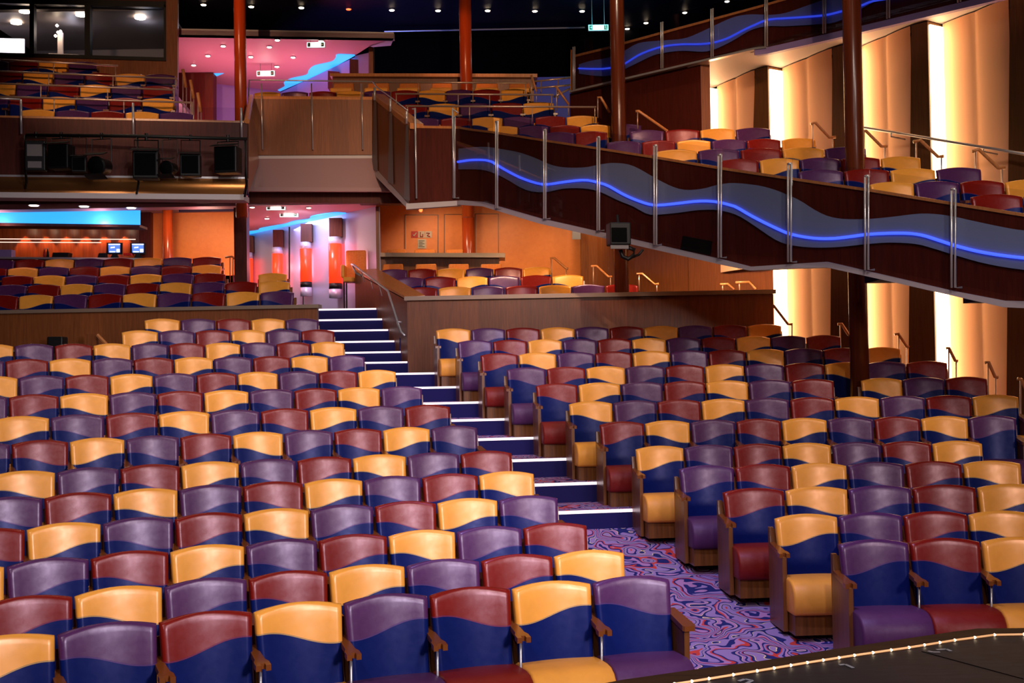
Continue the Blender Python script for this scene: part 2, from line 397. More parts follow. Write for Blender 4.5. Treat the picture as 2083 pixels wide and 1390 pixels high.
x = MB(); x.box((0, -.29, .082), (.50, .42, .164)); ME['base'] = x.mesh('base', M['wood_chair'])
def arm_mesh(notch):
    if notch: pl = [(-.024, .0), (.024, .0), (.030, -.25), (.044, -.29), (.044, -.35), (.014, -.35), (.014, -.318), (-.014, -.318), (-.014, -.35), (-.044, -.35), (-.044, -.29), (-.030, -.25)]
    else: pl = [(-.035, .0), (.035, .0), (.045, -.35), (.035, -.37), (-.035, -.37), (-.045, -.35)]
    mb = MB(); mb.prism([(a, b, .645 + b*.13) for a, b in pl], (0, 0, .034)); me = mb.mesh('armrest', M['wood_arm']); return me
ME['arm'] = arm_mesh(True); ME['arm_plain'] = arm_mesh(False)
x = MB(); x.tube([(0, -.27, .61), (0, -.25, .15)], .0085, 8); ME['post'] = x.mesh('armrest_post', M['steel'], True)
x = MB(); x.prism([(-.018, y, z) for y, z in ((.05, 0), (.06, .80), (.02, .80), (-.01, .655), (-.34, .60), (-.34, 0))], (.036, 0, 0)); ME['side'] = x.mesh('side_panel', M['wood_chair'])
HALF = .2775
def chair(loc, rz, col, wave, label, group, ends=('', ''), sx=1.0, base=True):
    t = empty('theatre_seat', loc, rz, label=label, cat='theatre seat', group=group)
    t.scale = (sx, 1, 1)
    def p(nm, me, x=0., lab=None):
        o = bpy.data.objects.new(nm, me); COL.objects.link(o); o.parent = t; o.location = (x, 0, 0)
        if lab: o['label'] = lab
    p('backrest', ME['back', (col, wave)]); p('back_shell', ME['shell']); p('seat', ME['seat', col])
    p('base', ME['base']); p('armrest', ME['arm'], -HALF)
    if 'L' in ends: p('side_panel', ME['side'], -HALF)
    else: p('armrest_post', ME['post'], -HALF)
    if 'R' in ends: p('side_panel', ME['side'], HALF); p('armrest', ME['arm_plain'], HALF + .01, 'flat wooden armrest at the aisle end')
    return t
CYC = ['gold', 'plum', 'maroon']
CN = {'gold': 'yellow-and-blue', 'plum': 'purple-and-blue', 'maroon': 'red-and-blue'}
ALLCH = []
def words_for(col, row, block, k, frm):
    return f"{CN[col]} velvet seat, {row} row of {block}, {NTH[k]} from {frm}"
def circle_row(j, pxL, pxR, n, first, wave, block, rowname, y, extraL=0, extraR=0, ends=(True, True), frm='left', frmname='the stepped aisle', k0=0):
    r = rad(j); PL, PR = on_circle(pxL, y, r), on_circle(pxR, y, r)
    aL = math.atan2(PL.x-CX, PL.y-CY); aR = math.atan2(PR.x-CX, PR.y-CY); da = (aR-aL)/n
    L = abs(da)*r; z = fz(j); tot = n + extraL + extraR; ci = (CYC.index(first) - extraL) % 3; wv = wave*(-1)**extraL
    for i in range(-extraL, n + extraR):
        a = aL + da*(i+.5); q = i + extraL
        col = CYC[(ci + q) % 3]; wq = wv*(-1)**q
        e = ('L' if (q == 0 and ends[0]) else '', 'R' if (q == tot-1 and ends[1]) else '')
        k = q + k0 if frm == 'left' else tot - 1 - q
        chair((CX + r*math.sin(a), CY + r*math.cos(a), z), -a, col, wq, words_for(col, rowname, block, k, frmname),
              f"seats in the {rowname} row of {block}", e, L/(2*HALF))
    return L
def line_row(pxL, yL, YL, pxR, yR, YR, n, first, wave, block, rowname, extraL=0, extraR=0, ends=(False, True), frm='left', frmname='the aisle', k0=0, deck=True, deck_l=.1, deck_r=.1):
    A, B = at(pxL, yL, YL), at(pxR, yR, YR); z = (A.z + B.z)/2 - .88; d = (B - A)/n; d.z = 0; L = d.length
    rz = math.atan2(d.y, d.x); tot = n + extraL + extraR; ci = (CYC.index(first) - extraL) % 3; wv = wave*(-1)**extraL
    for i in range(-extraL, n + extraR):
        q = i + extraL; p = A + d*(i+.5); col = CYC[(ci+q) % 3]
        e = ('L' if (q == 0 and ends[0]) else '', 'R' if (q == tot-1 and ends[1]) else '')
        k = q + k0 if frm == 'left' else tot - 1 - q
        chair((p.x, p.y, z), rz, col, wv*(-1)**q, words_for(col, rowname, block, k, frmname), f"seats in the {rowname} row of {block}", e, L/(2*HALF))
    if deck:
        nn = Vector((-d.y, d.x, 0)).normalized(); u = d.normalized()
        P0 = A - d*extraL - u*deck_l; P1 = B + d*extraR + u*deck_r
        mb = MB(); q = [P0 - nn*.66, P1 - nn*.66, P1 + nn*.22, P0 + nn*.22]
        mb.prism([(v.x, v.y, z - .3) for v in q], (0, 0, .3)); struct('floor', mb, M['navy'])
    return z, A, B
# left stalls: (j, left px, right px, seats, extra beyond frame, colour of aisle seat, wave)
RR = [(1, 110, 1359, 7, 2, 'plum', 1, 1225), (2, 146, 1267, 7, 1, 'gold', 1, 1165), (3, 8, 1192, 8, 1, 'maroon', 1, 1110), (4, 50, 1133, 8, 1, 'plum', 1, 1045),
      (5, 86, 1085, 8, 1, 'gold', 1, 1000), (6, 112, 1040, 8, 1, 'maroon', 1, 950), (7, 20, 970, 9, 1, 'plum', 1, 890), (8, 100, 915, 8, 1, 'maroon', -1, 850),
      (9, 15, 858, 9, 1, 'plum', -1, 805), (10, 36, 805, 9, 1, 'gold', -1, 775), (11, 8.5, 742, 9, 1, 'plum', -1, 745), (12, 27.5, 700, 9, 1, 'gold', 1, 715),
      (13, 245.5, 680, 6, 0, 'maroon', 1, 690), (14, 292, 648, 5, 0, 'plum', 1, 665)]
for j, a, b_, n_, ex, colr, wv, y in RR:
    i = CYC.index(colr); first = CYC[(i - (n_-1)) % 3]; w0 = wv*(-1)**(n_-1)
    circle_row(j, a, b_, n_, first, w0, 'the left stalls', ORD[j-1], y, ex, 0, (False, True), 'right', 'the stepped aisle')
SS = [(2, 1699, 1989, 2, 1, 'plum', -1, 1101), (3, 1570, 1964, 3, 1, 'gold', -1, 1052), (4, 1465, 1982, 4, 1, 'maroon', -1, 994), (5, 1377, 2074, 6, 0, 'plum', -1, 955),
      (6, 1289, 1996, 7, 0, 'gold', -1, 908), (7, 1216, 2065, 9, 0, 'maroon', -1, 855), (8, 1154, 2070, 10, 0, 'gold', 1, 812), (9, 1087, 1695, 7, 0, 'maroon', 1, 782),
      (10, 1028, 1926, 11, 0, 'plum', 1, 752), (11, 975, 1831, 11, 0, 'maroon', -1, 720), (12, 929, 1710, 11, 0, 'plum', -1, 695), (13, 885, 1589, 10, 0, 'gold', 1, 668)]
for k, (j, a, b_, n_, ex, colr, wv, y) in enumerate(SS):
    circle_row(j, a, b_, n_, colr, wv, 'the right stalls', ORD[k], y, 0, ex, (True, ex == 0), 'left', 'the stepped aisle')
circle_row(9, 1748, 2007, 3, 'gold', 1, 'the right stalls', ORD[7], 775, 0, 0, (True, True), 'left', 'the round column', 0)
# upper left stalls behind the low wall
UL = 'the upper left stalls'
UR_ = [(41, 604, 20.95, 600, 597, 21.05, 8, 'gold', 1), (58, 583, 21.85, 592, 576, 21.95, 8, 'maroon', 1), (5, 565, 22.75, 461, 560, 22.85, 7, 'maroon', 0),
       (18, 548, 23.65, 453, 543, 23.75, 7, 'gold', 1), (33, 531, 24.55, 452, 527, 24.65, 7, 'maroon', 1)]
for k, (a, ya, Ya, b_, yb, Yb, n_, colr, ex) in enumerate(UR_):
    line_row(a, ya, Ya, b_, yb, Yb, n_, colr, 1 if k % 2 else -1, UL, ORD[k], ex, 0, (False, True), 'right', 'the doorway', deck_r=.1 if k > 1 else 0)
line_row(526, 560, 22.8, 586, 559, 22.8, 1, 'gold', -1, UL, 'third', 0, 0, (True, True), 'left', 'the brown pillar', deck_l=0, deck_r=0)
# upper right stalls behind the low wall
UB = 'the upper right stalls'
for k, (a, ya, Ya, b_, yb, Yb, n_, colr) in enumerate([(824, 590, 21.0, 1298, 581, 21.0, 7, 'maroon'), (799, 570, 21.9, 1187, 562, 21.9, 6, 'plum'), (772, 553, 22.8, 1121, 546, 22.8, 6, 'plum')]):
    line_row(a, ya, Ya, b_, yb, Yb, n_, colr, -1 if k % 2 else 1, UB, ORD[k], 0, 0, (True, True), 'left', 'the stair handrail', deck_l=.05)
# left balcony
LB = 'the left balcony'; WROWS = []
for k, (a, ya, Ya, b_, yb, Yb, n_, colr, ex) in enumerate([(42, 228, 20.1, 394, 234, 20.6, 5, 'gold', 0), (20, 200, 21.0, 356, 206, 21.4, 5, 'maroon', 1), (35, 172, 21.9, 353, 182, 22.3, 5, 'plum', 1),
        (48, 149, 22.8, 358, 158, 23.2, 5, 'gold', 1), (20, 127, 23.7, 199, 131, 23.9, 3, 'maroon', 1)]):
    WROWS.append(line_row(a, ya, Ya, b_, yb, Yb, n_, colr, 1 if k % 2 else -1, LB, ORD[k], ex, 0, (k == 0, True), 'right', 'the balcony stair', deck_r=.1, deck_l=1.0 if k == 0 else .1))
# centre balcony
CB = 'the centre balcony'
line_row(831, 243, 21.6, 1215, 242, 21.6, 6, 'plum', 1, CB, ORD[0], 0, 0, (True, True), 'left', 'the balcony corner')
line_row(807, 215, 22.5, 1127, 214, 22.5, 5, 'maroon', -1, CB, ORD[1], 0, 0, (True, True), 'left', 'the balcony corner')
line_row(517, 187, 23.4, 1073, 190, 23.5, 10, 'gold', 1, CB, ORD[2], 0, 0, (True, True), 'left', 'the balcony corner')
# right side balcony, stepping down along its wavy front
RB = 'the right side balcony'
line_row(991, 262, 20.9, 1305, 257, 20.9, 5, 'gold', -1, RB, ORD[7], 0, 0, (True, True), 'left', 'the wavy parapet', deck_l=.0)
line_row(1102, 274, 19.65, 1236, 272, 19.6, 2, 'plum', 1, RB, ORD[6], 0, 0, (True, True), 'left', 'the wavy parapet', deck_l=0)
line_row(1279, 270, 19.55, 1566, 265, 19.5, 4, 'plum', 1, RB, ORD[6], 0, 0, (True, True), 'left', 'the round column', deck_r=.1, deck_l=0)
for k, (a, ya, Ya, b_, yb, Yb, n_, colr, ex) in enumerate([(1232, 294, 18.5, 1658, 285, 18.5, 6, 'plum', 0), (1332, 312, 17.3, 1760, 303, 17.3, 5, 'gold', 0), (1460, 331, 16.35, 1870, 323, 16.35, 5, 'maroon', 0),
        (1620, 353, 15.25, 1993, 346, 15.25, 4, 'plum', 0), (1765, 378, 14.35, 2039, 373, 14.35, 3, 'gold', 1), (1969, 404, 13.3, 2076, 401, 13.3, 1, 'maroon', 1)]):
    line_row(a, ya, Ya, b_, yb, Yb, n_, colr, -1 if k % 2 else 1, RB, ORD[5-k], 0, ex, (True, True), 'left', 'the wavy parapet', deck_l=.0)
#PART3
# ------------------------------------------------------------------ helpers on planes
def on_z(x, y, z):
    d = ray(x, y); t = (z - EYE)/d.z; return Vector((0, 0, EYE)) + d*t
def thing(name, label, cat, mb, mats, group=None, smooth=False, bevel=0):
    return mb.build(name, mats, None, smooth, bevel, label=label, cat=cat, group=group)
def facep(name, pts_lo, pts_hi, off, mat, parent=None, **kw):
    return MB().ribbon(pts_lo, pts_hi, off).build(name, mat, parent, **kw)
# ------------------------------------------------------------------ right side wall with sloping piers
bays = [(-.55, 1.0), (1.0, 2.66), (2.66, 4.14), (4.14, 5.75), (5.75, 7.4), (7.4, 9.1)]
WN = Vector((-.809, -.588))
def wp(s, n, z): p = WA + WD*s + WN*n; return (p.x, p.y, z)
ZT = 7.42
bm_ = MB(); bm_.wall(wp(-1.6, -.30, 0), wp(12, -.30, 0), 0, 0, ZT, ZT, .15); struct('wall_right', bm_, M['wood_panel'])
for k, (s0, s1) in enumerate(bays):
    prof = []; e1 = s1 - .30; sm = (s0 + .03 + e1)/2; zb_ = 1.0 if k > 0 else 4.0; nm0 = .04
    for (a, b2, na, nb) in ((s0 + .03, sm, -.14, .02), (sm, e1, .02, .20)):
        for q in range(9):
            t = q/8; prof.append((a + (b2-a)*t, na + (nb-na)*t + .022*math.sin(math.pi*t)**.5))
    lo = [wp(s, n_, zb_) for s, n_ in prof]; hi = [wp(s, n_, ZT) for s, n_ in prof]
    mb = MB(); nq = len(prof); mb.add(lo + hi, [(i, i+1, nq+i+1, nq+i) for i in range(nq-1)])
    mb.build('wall_right', M['fabric_wall'], None, True, kind='structure')
    pm = MB(); pm.add([wp(s1-.50, .215, zb_), wp(s1, .20, zb_), wp(s1, .20, ZT), wp(s1-.27, .215, ZT), wp(s1-.50, -.28, zb_), wp(s1, -.28, zb_), wp(s1, -.28, ZT), wp(s1-.27, -.28, ZT)],
                      [(0, 1, 2, 3), (4, 7, 6, 5), (0, 3, 7, 4), (1, 5, 6, 2), (3, 2, 6, 7), (0, 4, 5, 1)])
    struct('wall_right', pm, M['wood_pier'])
    zs = 5.3 - .15*(s0 - 1)
    if 0 <= k <= 4:
        nm = ['farthest', 'second', 'third', 'fourth', 'fifth'][k]
        for a, b2, wh in ((zs, ZT - .05, 'above'), (1.4, zs - .3, 'below')):
            if wh == 'below' and k == 0: continue
            mb = MB(); mb.prism([wp(s0 + .004, .17, a), wp(s0 + .03, .17, a), wp(s0 + .05, -.12, a), wp(s0 + .004, -.12, a)], (0, 0, b2 - a))
            thing('wall_light', f'glowing warm vertical light strip, {nm} along the side wall {wh} the side balcony', 'wall light', mb, M['strip'], 'vertical light strips on the side wall')
# ------------------------------------------------------------------ side balcony front (lower arm)
A0 = Vector((-.17, 19.0)); AD = Vector((.643, -.766)); AN = Vector((-.766, -.643))   # line, direction, towards the room
def arm(x, y, n=0.0):
    a = A0 + AN*n; return on_line(x, y, a, a + AD)
def armz(x, y, n, ref=0.0):   # point found on the front plane, then moved by n along the normal
    p = arm(x, y, ref); return Vector((p.x + AN.x*(n-ref), p.y + AN.y*(n-ref), p.z))
N3 = Vector((AN.x, AN.y, 0))
bf = empty('balcony_front', arm(935, 420) - Vector((0, 0, .2)), label='sloping side balcony front with glass panes, steel posts and blue wave light', cat='balcony front')
def bpart(mb, nm, mat, **kw):
    L = bf.location; mb.v = [tuple(Vector(p) - L) for p in mb.v]; return mb.build(nm, mat, bf, **kw)
xs = [935, 943, 985, 1020, 1100, 1200, 1339, 1476, 1530, 1613, 1686, 1768, 1850, 1941, 2046, 2083, 2200]
def itp(pts, x):
    for (a, b2), (c2, d2) in zip(pts, pts[1:]):
        if x <= c2: return b2 + (d2-b2)*(x-a)/(c2-a)
    (a, b2), (c2, d2) = pts[-2:]; return b2 + (d2-b2)*(x-a)/(c2-a)
WT = [(935, 262), (956, 266), (1000, 271), (1118, 290), (1200, 302), (1339, 324), (1471, 346), (1613, 367), (1700, 380), (1768, 390), (1946, 419), (2083, 441), (2200, 462)]
BT = [(935, 409), (943, 408), (985, 411), (1100, 444), (1476, 529), (1530, 543), (1686, 533), (1941, 592), (2046, 612), (2083, 613), (2200, 615)]
BB = [(935, 417), (985, 420), (1100, 455), (1476, 540), (1530, 551), (1678, 543), (1717, 551), (2048, 626), (2083, 627), (2200, 630)]
GT = [(935, 233), (1020, 240), (1118, 258), (1236, 270), (1344, 286), (1474, 303), (1555, 313), (1627, 323), (1780, 348), (1957, 372), (2083, 387), (2200, 402)]
xs_w = sorted(set(xs + [p[0] for p in WT + BT]))
bpart(MB().ribbon([arm(x, itp(BT, x)) for x in xs_w], [arm(x, itp(WT, x)) for x in xs_w], -N3*.09), 'parapet_panel', M['wood_dark'])
bpart(MB().ribbon([armz(x, itp(WT, x), .02) for x in xs_w], [armz(x, itp(WT, x), .02) + Vector((0, 0, .035)) for x in xs_w], -N3*.16), 'cap_rail', M['wood_cap'])
bpart(MB().ribbon([armz(x, itp(BB, x), .05) for x in xs_w], [armz(x, itp(BT, x), .05) for x in xs_w], -N3*.16), 'edge_trim', M['edge_grey'])
posts = [(933, 239, 404), (1020, 249, 425), (1118, 266, 446), (1227, 281, 470), (1343, 298, 499), (1474, 317, 525), (1616, 335, 534), (1773, 360, 550), (1949, 387, 586), (2150, 415, 625)]
for i, (x, yt, yb) in enumerate(posts):
    a, b2 = armz(x, yt, .10), armz(x, yb, .10)
    mb = MB(); u = Vector((AD.x, AD.y, 0))*.022
    mb.tube([a - u, b2 - u], .014, 8); mb.tube([a + u, b2 + u, b2 + u*3 - N3*.06], .014, 8); mb.tube([a - u*1.2, a + u*1.2], .016, 8)
    bpart(mb, 'post', M['steel'], smooth=True)
    if i < len(posts)-1:
        x1, yt1, yb1 = posts[i+1]; a_, b_ = x+6, x1-6
        bpart(MB().ribbon([armz(a_, yb-8 + (yb1-yb)*.05, .10), armz(b_, yb1-8, .10)], [armz(a_, itp(GT, a_), .10), armz(b_, itp(GT, b_), .10)], N3*.008), 'glass_pane', M['glass'])
wu = smooth_pts([(935, 303), (985, 299), (1024, 304), (1060, 311), (1091, 322), (1121, 335), (1151, 341), (1193, 341), (1224, 335), (1254, 332), (1290, 338), (1341, 366), (1375, 382), (1402, 387), (1435, 384), (1465, 376), (1500, 373), (1560, 381), (1621, 404), (1657, 426), (1686, 440), (1720, 446), (1769, 446), (1814, 442), (1879, 435), (1931, 439), (1983, 450), (2035, 461), (2083, 469), (2200, 480)])
wl = smooth_pts([(935, 345), (985, 346), (1024, 360), (1060, 381), (1085, 390), (1115, 391), (1151, 384), (1193, 384), (1224, 391), (1260, 408), (1290, 420), (1320, 436), (1344, 437), (1385, 433), (1424, 428), (1463, 428), (1502, 438), (1541, 462), (1580, 488), (1611, 499), (1657, 504), (1709, 503), (1767, 497), (1814, 494), (1866, 497), (1905, 507), (1947, 520), (2009, 537), (2083, 549), (2200, 560)])
wn_ = smooth_pts([(935, 330), (965, 326), (1000, 328), (1024, 342), (1060, 361), (1091, 372), (1115, 376), (1151, 371), (1193, 367), (1221, 372), (1242, 379), (1272, 396), (1302, 409), (1335, 418), (1378, 415), (1423, 410), (1460, 411), (1490, 418), (1504, 423), (1535, 441), (1579, 463), (1613, 477), (1657, 485), (1696, 486), (1735, 482), (1775, 477), (1840, 475), (1879, 479), (1918, 491), (1957, 503), (2009, 515), (2083, 525), (2200, 534)])
xw = [935 + 11.5*i for i in range(110)]
bpart(MB().ribbon([armz(x, itp(wl, x), .02) for x in xw], [armz(x, itp(wu, x), .02) for x in xw], N3*.012), 'frosted_wave', M['frost'])
bpart(MB().tube([armz(x, itp(wn_, x), .045) for x in xw], .019, 6), 'wave_light', M['neon'])
# soffit of the side balcony
mb = MB(); vs = []
for x in xs_w:
    p = armz(x, itp(BB, x), 0.0); s = (p.x*1 - WA.x, p.y - WA.y); dist = -(s[0]*WN.x + s[1]*WN.y); dist = (Vector(s).dot(WN))
    tt = (dist - .0)/(Vector((AN.x, AN.y)).dot(WN)); q = Vector((p.x, p.y)) - AN*tt
    if q.y > 24: q = Vector((p.x, p.y)) - AN*((24 - p.y)/.643)
    vs += [(p.x, p.y, p.z + .02), (q.x, q.y, EYE + (p.z - EYE)*q.y/p.y*1.04 + .03)]
mb.add(vs, [(2*i, 2*i+1, 2*i+3, 2*i+2) for i in range(len(xs_w)-1)])
struct('ceiling', mb, M['white_trim'])
# access hatch on the parapet
mb = MB(); mb.ribbon([armz(1385, 507, .012), armz(1446, 519, .012)], [armz(1390, 480, .012), armz(1449, 491, .012)], -N3*.01); bpart(mb, 'grille', M['black'])
# front corner facing the stage
Bc = at(832, 300, 20.0); Cc = arm(935, 300)
def cor(x, y): return on_line(x, y, Bc, Cc)
NB = Vector((0, -1, 0))
cf = empty('balcony_front', cor(880, 420), label='dark red balcony front panel at the corner before the centre stair', cat='balcony front')
def child(root, mb, nm, mat, **kw):
    L = root.location; mb.v = [tuple(Vector(p) - L) for p in mb.v]; return mb.build(nm, mat, root, **kw)
child(cf, MB().ribbon([cor(832, 414), cor(936, 408)], [cor(832, 260), cor(936, 262)], (0, .09, 0)), 'parapet_panel', M['wood_dark'])
child(cf, MB().ribbon([cor(832, 260), cor(936, 262)], [cor(832, 255), cor(936, 257)], (0, .12, 0)), 'cap_rail', M['wood_cap'])
child(cf, MB().ribbon([cor(826, 426), cor(936, 418)], [cor(826, 414), cor(936, 408)], (0, .12, 0)), 'edge_trim', M['white_trim'])
for x in (845, 921):
    child(cf, MB().tube([cor(x, 222) + NB*.08, cor(x+3, 405) + NB*.08], .016, 8), 'post', M['steel'], smooth=True)
    child(cf, MB().tube([cor(x-6 if x < 900 else x, 224) + NB*.08, cor(x+12 if x > 900 else x+2, 224 if x < 900 else 232) + NB*.08], .013, 8), 'rail_end', M['steel'], smooth=True)
child(cf, MB().ribbon([cor(850, 255) + NB*.08, cor(918, 257) + NB*.08], [cor(850, 226) + NB*.08, cor(918, 227) + NB*.08], (0, .008, 0)), 'glass_pane', M['glass'])
# diagonal stair parapet
Dc = at(757, 250, 22.5)
def dia(x, y): return on_line(x, y, Dc, Bc)
df = empty('stair_parapet', dia(790, 400), label='lit wooden parapet dropping from the centre balcony to the corner', cat='parapet')
child(df, MB().ribbon([dia(757, 335), dia(832, 414)], [dia(757, 200), dia(832, 260)], (.1, .08, 0)), 'parapet_panel', M['wood_panel'])
child(df, MB().ribbon([dia(757, 203), dia(834, 262)], [dia(757, 190), dia(834, 250)], (.22, .1, 0)), 'cap_rail', M['wood_cap'])
child(df, MB().ribbon([dia(757, 352), dia(829, 425)], [dia(757, 335), dia(829, 413)], (.1, .08, 0)), 'edge_trim', M['white_trim'])
for x, yt, yb in ((763, 180, 345), (795, 203, 372), (828, 228, 405)):
    child(df, MB().tube([dia(x, yt) + NB*.08, dia(x, yt + 26) + NB*.08], .022, 8), 'post', M['steel'], smooth=True)
    child(df, MB().ribbon([dia(x - 6, yb) + NB*.05, dia(x + 6, yb + 4) + NB*.05], [dia(x - 2, yt + 26) + NB*.05, dia(x + 3, yt + 28) + NB*.05], (0, .01, 0)), 'tapered_fin', M['grey'])
child(df, MB().tube([dia(758, 166), dia(766, 177), dia(795, 198), dia(829, 225)], .012, 8), 'top_rail', M['steel'], smooth=True)
# centre balcony front
Ec = at(512, 250, 22.5)
def cen(x, y): return on_line(x, y, Ec, Dc)
ce = empty('balcony_front', cen(635, 318), label='wood panelled centre balcony front with three slim steel posts', cat='balcony front')
child(ce, MB().ribbon([cen(510, 317), cen(757, 316)], [cen(510, 201), cen(757, 203)], (0, .1, 0)), 'parapet_panel', M['wood_panel'])
child(ce, MB().ribbon([cen(508, 201), cen(758, 203)], [cen(508, 195), cen(758, 197)], (0, .14, 0)), 'cap_rail', M['wood_cap'])
child(ce, MB().ribbon([cen(515, 323), cen(757, 322)], [cen(515, 316), cen(757, 315)], (0, .12, 0)), 'edge_trim', M['white_trim'])
for x in (533, 635, 736):
    child(ce, MB().tube([cen(x, 172) + NB*.08, cen(x + 3, 306) + NB*.08], .014, 8), 'post', M['steel'], smooth=True)
child(ce, MB().tube([cen(505, 205), cen(507, 163), cen(534, 163), cen(757, 166)], .014, 8), 'top_rail', M['steel'], smooth=True)
for x in (508, 635):
    child(ce, MB().ribbon([cen(x+3, 198) + NB*.08, cen(x+98, 199) + NB*.08], [cen(x+3, 170) + NB*.08, cen(x+98, 172) + NB*.08], (0, .008, 0)), 'glass_pane', M['glass'])
# bulkhead under the centre balcony, beams and the lower ceiling
mb = MB(); q = [cen(515, 323), cen(757, 322), at(820, 383, 22.2), at(500, 383, 22.2)]; mb.prism(q, (0, .05, .02)); struct('ceiling', mb, M['soffit'])
mb = MB(); mb.ribbon([at(495, 389, 22.15), at(800, 390, 22.15)], [at(495, 381, 22.15), at(800, 382, 22.15)], (0, .1, 0)); struct('trim_1', mb, M['soffit'])
mb = MB(); mb.ribbon([at(-60, 412, 22.5), at(860, 414, 22.5)], [at(-60, 385, 22.5), at(860, 389, 22.5)], (0, .3, 0)); struct('trim_2', mb, M['wood_dark'])
ZC = 5.51
def px_x(x, Y): return at(x, 480, Y).x
ZH = 5.92
mb = MB(); mb.prism([(-12, 22.6, ZC), (px_x(766, 22.6), 22.6, ZC), (px_x(766, 31), 31, ZC), (px_x(500, 31), 31, ZC), (px_x(500, 23.0), 23.0, ZC), (-12, 23.0, ZC)], (0, 0, .1)); struct('ceiling', mb, M['pink_ceiling'])
mb = MB(); mb.prism([(-12.4, 23.0, ZH), (px_x(500, 23.0), 23.0, ZH), (px_x(500, 31), 31, ZH), (-12.4, 31, ZH)], (0, 0, .1)); struct('ceiling', mb, M['soffit'])
mb = MB(); mb.prism([(px_x(766, 22.6), 22.6, ZH), (4.2, 22.6, ZH), (4.2, 27, ZH), (px_x(766, 27), 27, ZH)], (0, 0, .1)); struct('ceiling', mb, M['soffit'])
# ------------------------------------------------------------------ left balcony front
LA, LBp = at(-40, 300, 19.15), at(503, 300, 19.95)
def lf(x, y): return on_line(x, y, LA, LBp)
lfr = empty('balcony_front', lf(250, 405), label='dark red left balcony front with copper apron behind the stage lights', cat='balcony front')
child(lfr, MB().ribbon([lf(-40, 357), lf(503, 362)], [lf(-40, 238), lf(503, 250)], (0, .1, 0)), 'parapet_panel', M['wood_dark'])
child(lfr, MB().ribbon([lf(-40, 238), lf(503, 250)], [lf(-40, 234), lf(503, 246)], (0, .14, 0)), 'cap_rail', M['wood_cap'])
child(lfr, MB().ribbon([lf(-40, 360), lf(500, 365)], [lf(-40, 356), lf(500, 361)], (0, -.05, 0)), 'steel_strip', M['steel'])
mb = MB(); n = 7
for i in range(n):
    t = i/(n-1); o_ = -.03 - .28*(1 - math.cos(t*1.3)); mb.v += [tuple(lf(-40, 360 + 36*t) + Vector((0, o_, 0))), tuple(lf(500, 365 + 36*t) + Vector((0, o_, 0)))]
for i in range(n-1): mb.f.append((2*i, 2*i+1, 2*i+3, 2*i+2)); mb.mi.append(0)
child(lfr, mb, 'copper_apron', M['copper'], smooth=True)
child(lfr, MB().ribbon([lf(-40, 406) + NB*.25, lf(503, 411) + NB*.25], [lf(-40, 395) + NB*.25, lf(503, 400) + NB*.25], (0, .4, 0)), 'edge_trim', M['white_trim'])
for x, y0, y1 in ((47, 205, 275), (274, 212, 280), (493, 222, 285)):
    child(lfr, MB().tube([lf(x, y0) + NB*.09, lf(x+1, y1) + NB*.09], .02, 8), 'post', M['steel'], smooth=True)
for x, y in ((50, 212), (278, 217)):
    child(lfr, MB().ribbon([lf(x, y+26) + NB*.09, lf(x+212, y+33) + NB*.09], [lf(x, y) + NB*.09, lf(x+212, y+5) + NB*.09], (0, .008, 0)), 'glass_pane', M['glass'])
child(lfr, MB().tube([lf(-40, 201) + NB*.09, lf(46, 205) + NB*.09], .015, 8), 'top_rail', M['steel'], smooth=True)
# side return of the left balcony
RE = at(513, 300, 22.5)
def rt(x, y): return on_line(x, y, LBp, RE)
p0, p1 = at(503, 250, 19.95), at(511, 200, 22.5); q0, q1 = at(505, 395, 19.95), at(527, 330, 22.4)
mb = MB(); mb.add([q0, q1, p1, p0], [(0, 1, 2, 3)]); mb.add([v + Vector((-.1, 0, 0)) for v in (q0, q1, p1, p0)], [(3, 2, 1, 0)]); struct('trim_3', mb, M['copper'])
mb = MB(); mb.tube([at(502, 246, 19.9), at(511, 197, 22.4)], .05, 6); struct('trim_4', mb, M['wood_cap'])
# ------------------------------------------------------------------ upper rear: control room, ceilings, void
ZCE = 10.85
mb = MB(); mb.prism([(-16, -6, ZCE), (12, -6, ZCE), (12, 31, ZCE), (-16, 31, ZCE)], (0, 0, .2)); struct('ceiling', mb, M['ceil_dark'])
mb = MB(); mb.wall((-16, 31, 0), (12, 31, 0), 0, 0, ZCE, ZCE, .2); struct('wall_back', mb, M['void'])
mb = MB(); mb.wall(at(-40, 100, 29.7), at(1300, 100, 29.7), 9.55, 9.55, ZCE, ZCE, .1); struct('wall_back', mb, M['void'])
def seg(x0, y0t, y0b, Y0, x1, y1t, y1b, Y1, t, mat, nm='wall_back'):
    mb = MB(); mb.ribbon([at(x0, y0b, Y0), at(x1, y1b, Y1)], [at(x0, y0t, Y0), at(x1, y1t, Y1)], (0, t, 0)); return struct(nm, mb, mat)
CY_ = 24.6
seg(-60, 112, 160, CY_, 345, 122, 230, CY_, .12, M['wood_panel']); seg(-60, -40, 0, CY_, 340, -40, 15, CY_, .12, M['wood_dark'])
seg(338, -60, 235, 24.0, 361, -60, 240, 24.0, .1, M['wood_panel'])
win = empty('window_1', at(170, 118, CY_), kind='structure')
for a, b2 in ((-60, 60), (69, 172), (183, 334)):
    o = MB().ribbon([at(a, 109 + a*.03, CY_), at(b2, 109 + b2*.03, CY_)], [at(a, 4 + a*.03, CY_), at(b2, 4 + b2*.03, CY_)], (0, .02, 0)); child(win, o, 'window_pane', M['glass'])
fr = MB()
for a, b2 in ((60, 69), (172, 183), (333, 341)): fr.ribbon([at(a, 116, CY_-.05), at(b2, 116, CY_-.05)], [at(a, 2, CY_-.05), at(b2, 2, CY_-.05)], (0, .14, 0))
fr.ribbon([at(-60, 112, CY_-.05), at(341, 124, CY_-.05)], [at(-60, 105, CY_-.05), at(341, 117, CY_-.05)], (0, .14, 0))
